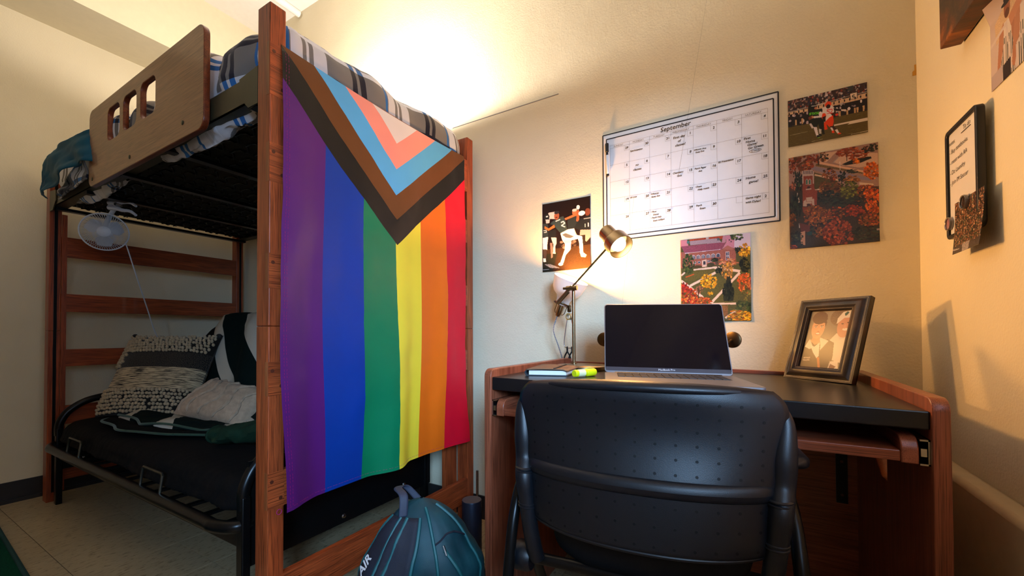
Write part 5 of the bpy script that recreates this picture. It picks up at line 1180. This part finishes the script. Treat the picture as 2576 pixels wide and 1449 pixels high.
for r_ in range(5):
    for c in range(7): x, z = cp(gu[c+1]-.016, gv[r_]+.036); it.append((str(nums[r_][c]), x, z, .0125, 'CENTER', rnd.uniform(-.08, .08), .1, .0003))
for q in it:
    if q[0]: finish(text_mesh([q], Mc), 'date_number', 'ink_black', cal, smooth=False)
it = []
def note(c, r_, lines, size=.012, du=.008, dv=.05, lead=.036, ind=0):
    nt = []
    for i, s in enumerate(lines):
        x, z = cp(gu[c]+du+ind*i, gv[r_]+dv+lead*i); nt.append((s, x, z, size, 'LEFT', rnd.uniform(-.03, .05), .15, .00025))
    finish(text_mesh(nt, Mc), 'handwritten_note', 'ink_black', cal, smooth=False)
x, z = cp(.462, .103); it.append(('September', x, z, .0245, 'CENTER', .01, .1, .0002))
note(1, 0, ['Sparticipation'], .0088, .006, .072); note(3, 0, ['First day', '     of', '  classes!'], .0122, .014, .047, .034)
note(1, 1, ['   no', 'classes'], .0118, .024, .055, .038); note(4, 1, ['WRA101 First', '   Essay Due'], .0070, .003, .028, .022)
note(6, 1, ['First', ' Home', '  Game!', '  Go Green'], .0112, .010, .026, .027, .003)
note(4, 2, ['Psych Paper', '      due'], .0080, .006, .030, .026); note(5, 2, ['ISS Presentation'], .0074, .006, .014); note(3, 2, ['Chemistry', '      Quiz'], .0088, .010, .035, .027)
note(4, 3, ['Chem', '   Help room'], .0086, .010, .028, .026); note(6, 3, ['Home', '   game!'], .0118, .016, .030, .033); note(2, 3, ['WRA101', ' Essay due'], .0080, .006, .024, .026); note(1, 3, ['ISS Quiz'], .0076, .004, .025)
note(2, 4, ['• Floor', '    Dinner', '• Psych Help', '    Exam 6:00pm'], .0078, .004, .025, .027); note(4, 4, ['Psych', '     Exam'], .0088, .012, .030, .027); note(6, 4, ['Game night', 'with Dylan!'], .0098, .014, .030, .032)
finish(text_mesh(it, Mc), 'month_name', 'ink_black', cal, smooth=False)
fb = MB(); fx, fz = cp(.884, .424)
fy = YB-.0048
fb.tube([(fx+.018*math.cos(a), fy, fz+.006*math.sin(a)*(1-.25*abs(math.cos(a)))) for a in np.linspace(0, 2*PI, 30)[:-1]], .0005, 4, True)
for dx in (-.011, -.009, .009, .011): fb.tube([(fx+dx, fy, fz-.004), (fx+dx, fy, fz+.004)], .0004, 4)
fb.tube([(fx-.006, fy, fz), (fx+.006, fy, fz)], .0004, 4)
for dx in (-.004, -.001, .002, .005): fb.tube([(fx+dx, fy, fz-.002), (fx+dx, fy, fz+.002)], .0004, 4)
fb.build('football_doodle', 'ink_black', cal)
mk = root('dry_erase_marker', 'black and white dry erase marker clipped to the left calendar edge', 'marker', (-.494, YB-.012, 1.53))
mp0, mp1 = Vector((-.495, YB-.013, 1.665)), Vector((-.491, YB-.013, 1.532)); md = (mp1-mp0).normalized()
MB().lathe([(0, 0), (.006, 0), (.0068, .002), (.0068, .034), (.0045, .036), (.0045, .05)], mp0, md, 16).build('cap', 'ink_black', mk)
MB().lathe([(.0045, .048), (.006, .050), (.006, .122), (.005, .126), (0, .126)], mp0, md, 16).build('barrel', 'white_enamel', mk)
MB().lathe([(0, .124), (.0048, .124), (.0048, .133), (0, .134)], mp0, md, 14).build('end_plug', 'ink_black', mk)
MB().box(-.5005, -.4895, YB-.0075, YB-.0045, 1.64, 1.668).build('holder_clip', 'ink_black', mk, bevel=.001)

# ------------------------------------------------------------------ right wall: to-do board, magnets, crowd photo, canvas, photo
Mr = lambda x: Matrix(((0, 0, -1, x), (-1, 0, 0, 0), (0, 1, 0, 0), (0, 0, 0, 1)))     # plane (a,b)->(Y=-a, Z=b), facing -X
wb = root('todo_board', 'small black-framed magnetic to-do whiteboard on the right wall', 'whiteboard', (XR-.01, 1.32, 1.115))
w0, w1, v0, v1 = 1.217, 1.372, 1.112, 1.366
WBX = XR-.026
fr = sheet([rrect(-w1, -w0, v0, v1, .012), rrect(-w1+.006, -w0-.006, v0+.006, v1-.006, .008)], .014, .002, Mr(WBX+.009)); finish(fr, 'frame', 'black_plastic', wb)
finish(sheet([rrect(-w1+.004, -w0-.004, v0+.004, v1-.004, .009)], .010, 0, Mr(WBX+.012)), 'panel', 'board_white', wb, smooth=False)
it = [('notes:', -w1+.010, v1-.034, .013, 'LEFT', -.02, .1, .0), ('To do', -w1+.082, v1-.024, .0145, 'LEFT', .0, .1, .0)]
for i, s in enumerate(('Buy textbooks', 'meet with RA', 'Do Laundry', 'Join IM Soccer')): it.append(('▪ '+s if False else '- '+s, -w1+.012, v1-.056-i*.0245, .0140, 'LEFT', .01, .12, .0))
for q in it: finish(text_mesh([q], Mr(WBX+.0062)), 'handwritten_line', 'ink_black', wb, smooth=False)
MB().box(WBX+.0055, WBX+.0062, w1-.120, w1-.075, v1-.029, v1-.0278).build('underline', 'ink_black', wb, smooth=False)
plain('magnet_pink', (170, 120, 130), .15, coat=1); plain('magnet_dark', (52, 44, 40), .15, coat=1); plain('glass_rim', (120, 112, 106), .1, coat=1)
for nm, yy, zz, mt, lb, dx in (('round_magnet', 1.362, 1.148, 'magnet_pink', 'clear round magnet with a pink face on the whiteboard corner', 0), ('round_magnet', 1.272, 1.176, 'magnet_dark', 'dark round magnet pinning the crowd photo to the whiteboard', .003)):
    mg = root(nm, lb, 'magnet', (WBX-dx, yy, zz-.016), 'magnets on the to-do board')
    MB().lathe([(0, .001), (.0125, .001), (.0125, .004), (0, .006)], (WBX+.006-dx, yy, zz), (-1, 0, 0), 26).build('face', mt, mg)
    MB().lathe([(.0128, 0), (.0155, 0), (.0160, .005), (.0150, .007), (.0132, .006)], (WBX+.0065-dx, yy, zz), (-1, 0, 0), 26, True).build('rim', 'glass_rim', mg)
p = Paint(100, 110, (60, 40, 34), None, 21)
for i in range(2600):
    p.ell((p.r.uniform(), p.r.uniform(0, .86)), p.r.uniform(.008, .016), p.r.uniform(.008, .018), np.array([(176, 120, 84), (40, 70, 50), (30, 30, 30), (206, 170, 140), (24, 60, 44), (90, 50, 40), (150, 90, 60)][p.r.randint(7)])*p.r.uniform(.6, 1.1), raw=True)
p.poly([(0, .86), (1, .86), (1, 1), (0, 1)], (60, 50, 50), True, .3); p.poly([(.35, .86), (.62, .84), (.60, 1), (.36, 1)], (150, 140, 140), True, .2); p.poly([(0, .90), (.25, .92), (.25, .94), (0, .93)], (170, 160, 160), True)
def crowdf(u, v):
    yy = 1.330-.138*u; zz = 1.187-.118*v-.012*u*(0); return Vector((WBX+.0042-.006*v*v-.004*u*u*v, yy, zz))
finish(p.mesh('crowd_photo', crowdf), 'crowd_photo', 'photo_print', None, solid=.0006, label='small photo of a packed stadium crowd pinned on the whiteboard', cat='photo', angle=180)
cv = root('canvas_print', 'thick dark brown canvas picture high on the right wall', 'canvas', (XR-.02, 1.15, 1.557))
k = N('canvas_paint'); co = k.tc('Object', (1, 6, 6)); n1 = k.noise(co, 2.2, 5, .7, .5)
k.bump(k.noise(k.tc(), 700, 1), .3, .001)
k.done(k.ramp(n1, [(.30, lin((30, 20, 14))), (.46, lin((62, 44, 28))), (.58, lin((92, 50, 22))), (.70, lin((150, 84, 28)))]), .5, 0, .4)
MB().box(XR-.040, XR-.004, .98, 1.335, 1.557, 1.95).build('wrapped_canvas', 'canvas_paint', cv, bevel=.002)
MB().box(XR-.004, XR, .985, 1.330, 1.562, 1.945).build('stretcher', 'ink_black', cv, smooth=False)
p = Paint(150, 240, (196, 178, 172), None, 31)
p.poly([(.12, .30), (.62, .12), (.62, .40), (.15, .55)], (206, 176, 140), True, .1)
def person_p(x, y, s, hat):
    p.poly([(x-.22*s, y+.34*s), (x-.10*s, y+.22*s), (x+.12*s, y+.22*s), (x+.22*s, y+.40*s), (x+.20*s, y+1.2*s), (x-.22*s, y+1.2*s)], (214, 200, 190), True)
    for i in range(9):
        xx = x-.20*s+i*.047*s; p.poly([(xx, y+.42*s), (xx+.020*s, y+.42*s), (xx+.016*s, y+1.2*s), (xx-.004*s, y+1.2*s)], (50, 60, 64), True)
    p.poly([(x-.24*s, y+.30*s), (x-.10*s, y+.20*s), (x-.12*s, y+.5*s), (x-.26*s, y+.85*s), (x-.33*s, y+.80*s)], (176, 120, 92), True); p.poly([(x+.10*s, y+.20*s), (x+.22*s, y+.30*s), (x+.34*s, y+.80*s), (x+.24*s, y+.84*s), (x+.12*s, y+.46*s)], (166, 110, 84), True)
    p.ell((x, y+.06*s), .095*s, .13*s, (150, 96, 72), True); p.ell((x, y+.12*s), .07*s, .06*s, (96, 60, 46), True); p.ell((x, y-.03*s), .16*s, .035*s, hat, True, 0); p.ell((x, y-.09*s), .10*s, .07*s, hat, True)
person_p(.42, .22, .80, (52, 56, 62)); person_p(.80, .20, .9, (190, 160, 130))
p.poly([(.45, .38), (1, .16), (1, .26), (.50, .50)], (186, 128, 98), True)
for a_, b_ in (((0, .50), (.42, .42)), ((.40, .44), (.50, .95)), ((.62, .76), (1, .60)), ((.62, .76), (.62, 1.0)), ((.33, .62), (.36, 1))):
    dx, dy = b_[0]-a_[0], b_[1]-a_[1]; L_ = math.hypot(dx, dy); nx, ny = -dy/L_*.02, dx/L_*.02; p.poly([(a_[0]+nx, a_[1]+ny), (b_[0]+nx, b_[1]+ny), (b_[0]-nx, b_[1]-ny), (a_[0]-nx, a_[1]-ny)], (206, 190, 184), True)
p.poly([(0, .84), (.30, .82), (.28, 1), (0, 1)], (176, 160, 162), True); p.poly([(.30, .84), (.48, .82), (.48, 1), (.30, 1)], (40, 34, 38), True)
finish(p.mesh('fans_photo', lambda u, v: Vector((XR-.0015-.012*max(0, 1-u*3)*max(0, 1-v*4), 1.213-.150*u, 1.562-.180*v))), 'fans_photo', 'photo_print', None, solid=.0006, label='photo of two people in hats and striped overalls on the right wall', cat='photo', angle=180)
plain('tape_yellow', (214, 160, 60), .5)
MB().prism([(.428, YB-.0005, 1.652), (.4365, YB-.0005, 1.652), (.4365, YB-.0005, 1.684), (.432, YB-.0005, 1.684), (.4325, YB-.0005, 1.668), (.428, YB-.0005, 1.664)], (0, -.0006, 0)).build('tape_scrap', 'tape_yellow', None, smooth=False, label='scrap of yellow tape in the wall corner', cat='tape')

# ------------------------------------------------------------------ leather photo frame
fbl, fbr = Vector((.088, 1.510)), Vector((.232, 1.385)); fex = Vector((fbr.x-fbl.x, fbr.y-fbl.y, 0)); FWd = fex.length; fex.normalize()
fnb = Vector((-fex.y, fex.x, 0)); fa = math.radians(19.5); fup = Vector((fnb.x*math.sin(fa), fnb.y*math.sin(fa), math.cos(fa)))
fo = fex.cross(fup)          # out of the picture
zb_ = slabz(.16)+.001
FHt = .252
pf_ = root('photo_frame', 'brown leather photo frame with white stitching and a family snapshot', 'photo frame', (.17, 1.46, zb_))
Mf = Matrix((fex, fup, fo)).transposed().to_4x4(); Mf.translation = Vector((fbl.x, fbl.y, zb_))
k = N('frame_leather'); co = k.tc()
k.bump(k.noise(co, 700, 2), .25, .001); k.done(k.ramp(k.noise(co, 18, 3), [(.35, lin((20, 14, 11))), (.55, lin((36, 24, 17))), (.74, lin((66, 42, 24)))]), .32, 0, .5)
plain('frame_dark', (22, 17, 15), .4)
ix0, ix1, iy0, iy1 = FWd*.195, FWd*.785, FHt*.155, FHt*.850
def fr_ring(mb, loops_):
    b = len(mb.v); n = 4
    for (x0, x1, y0, y1, z) in loops_: mb.v += [tuple(Mf @ Vector(q)) for q in ((x0, y0, z), (x1, y0, z), (x1, y1, z), (x0, y1, z))]
    for i in range(len(loops_)-1):
        for j in range(4): mb.f.append((b+i*4+j, b+i*4+(j+1) % 4, b+(i+1)*4+(j+1) % 4, b+(i+1)*4+j))
    return mb
def lp4(t, z): return (ix0*t, FWd-(FWd-ix1)*t, iy0*t, FHt-(FHt-iy1)*t, z)
fr_ring(MB(), [lp4(t, z) for t, z in ((0, -.018), (0, -.002), (.02, 0), (.22, .0005), (.32, .004), (.5, .007), (.68, .007), (.82, .004), (.97, .001), (1.0, -.001), (1.0, -.006))]).build('leather_border', 'frame_leather', pf_, angle=25)
MB().add([Mf @ Vector(q) for q in ((0, 0, -.018), (FWd, 0, -.018), (FWd, FHt, -.018), (0, FHt, -.018), (0, 0, -.014), (FWd, 0, -.014), (FWd, FHt, -.014), (0, FHt, -.014))], [(3, 2, 1, 0), (4, 5, 6, 7), (0, 1, 5, 4), (1, 2, 6, 5), (2, 3, 7, 6), (3, 0, 4, 7)]).build('backing', 'frame_dark', pf_, smooth=False)
stp = plain('stitch_white', (214, 206, 190), .7)
sm_ = MB()
for t, z in ((.12, .0016), (.88, .0040)):
    a0, a1, b0, b1, _ = lp4(t, 0); dashes(sm_, [Mf @ Vector(q) for q in ((a0, b0, z), (a1, b0, z), (a1, b1, z), (a0, b1, z), (a0, b0, z))], .0024, .0014, .00045, Vector((0, 0, 0)))
sm_.build('stitching', 'stitch_white', pf_, kind='stuff')
MB().box(FWd*.35, FWd*.65, 0, .002, -.07, -.018).build('easel_leg', 'frame_dark', None) if False else None
ez = [Mf @ Vector((FWd*.38, FHt*.62, -.018)), Mf @ Vector((FWd*.62, FHt*.62, -.018))]
g0 = [Vector((q.x+fnb.x*.055, q.y+fnb.y*.055, slabz(q.x)+.001)) for q in ez]
MB().add(ez+[g0[1], g0[0]], [(0, 1, 2, 3)]).build('easel_leg', 'frame_dark', pf_, solid=.003, smooth=False)
p = Paint(130, 190, (150, 130, 112), None, 41)
g_ = p.vv; p.a[:] = np.stack([150-40*p.vv-30*np.abs(p.uu-.5), 136-40*p.vv-30*np.abs(p.uu-.5), 122-40*p.vv-30*np.abs(p.uu-.5)], 2)
p.ell((.80, .12), .28, .16, (120, 96, 74), True, .25)
SKN = (214, 160, 124)
p.poly([(.62, .52), (.75, .40), (1, .40), (1, .90), (.60, .82)], (222, 206, 196), True); p.poly([(.78, .42), (.92, .38), (.98, .46), (.86, .52)], (206, 194, 190), True)
p.ell((.90, .27), .17, .20, (206, 146, 120), True); p.poly([(.70, .14), (.80, .03), (1, .0), (1, .13), (.86, .13), (.70, .24)], (232, 222, 214), True); p.poly([(.84, .06), (.90, .02), (.94, .04), (.90, .09), (.86, .10)], (30, 84, 76), True); p.ell((.93, .33), .07, .022, (236, 224, 214), True); p.ell((.84, .235), .030, .010, (90, 56, 46), True); p.ell((.97, .215), .030, .010, (90, 56, 46), True); p.ell((.91, .28), .03, .04, (218, 156, 130), True)
p.poly([(.14, .52), (.34, .46), (.40, .58), (.28, .64), (.12, .60)], SKN, True); p.poly([(.0, .62), (.14, .55), (.40, .60), (.56, .50), (.74, .56), (.78, .80), (.76, 1), (0, 1)], (62, 44, 38), True); p.poly([(.12, .50), (.03, .64), (.16, .68), (.26, .66)], (220, 210, 204), True); p.poly([(.36, .47), (.60, .53), (.44, .70), (.42, .60)], (220, 210, 204), True); p.poly([(.16, .60), (.28, .64), (.39, .56), (.44, .80), (.40, .84), (.28, .74)], (226, 220, 216), True)
p.poly([(.18, .44), (.38, .44), (.38, .56), (.28, .61), (.18, .55)], (196, 140, 106), True); p.ell((.27, .30), .165, .195, SKN, True); p.ell((.26, .12), .19, .115, (92, 58, 38), True, .12); p.poly([(.10, .14), (.16, .20), (.26, .16), (.42, .22), (.46, .14), (.40, .06), (.20, .04)], (92, 58, 38), True, .12); p.poly([(.43, .16), (.46, .20), (.45, .28), (.42, .24)], (84, 52, 36), True)
for x in (.205, .355): p.ell((x, .285), .030, .011, (236, 226, 220), True); p.ell((x, .285), .012, .011, (52, 36, 30), True); p.poly([(x-.04, .262), (x+.04, .252), (x+.04, .262), (x-.04, .272)], (80, 50, 36), True)
p.ell((.29, .33), .026, .035, (224, 168, 132), True); p.ell((.29, .365), .030, .010, (180, 116, 90), True); p.ell((.285, .405), .062, .022, (170, 84, 76), True); p.ell((.285, .402), .052, .013, (240, 232, 226), True)
for yy in (.83, .87): p.poly([(.06, yy), (.24, yy-.008), (.24, yy+.014), (.06, yy+.022)], (176, 160, 150), True, .3)
p.poly([(.40, .82), (.46, .82), (.54, 1), (.48, 1)], (190, 110, 60), True); p.poly([(.74, .88), (.92, .86), (.96, 1), (.72, 1)], (226, 214, 204), True); p.poly([(.76, .92), (.90, .96), (.86, 1), (.74, 1)], (110, 50, 46), True)
p.a *= .86
finish(p.mesh('snapshot', lambda u, v: Mf @ Vector((ix0+(ix1-ix0)*u, iy1-(iy1-iy0)*v, -.0052))), 'snapshot', 'photo_print', pf_, angle=180)
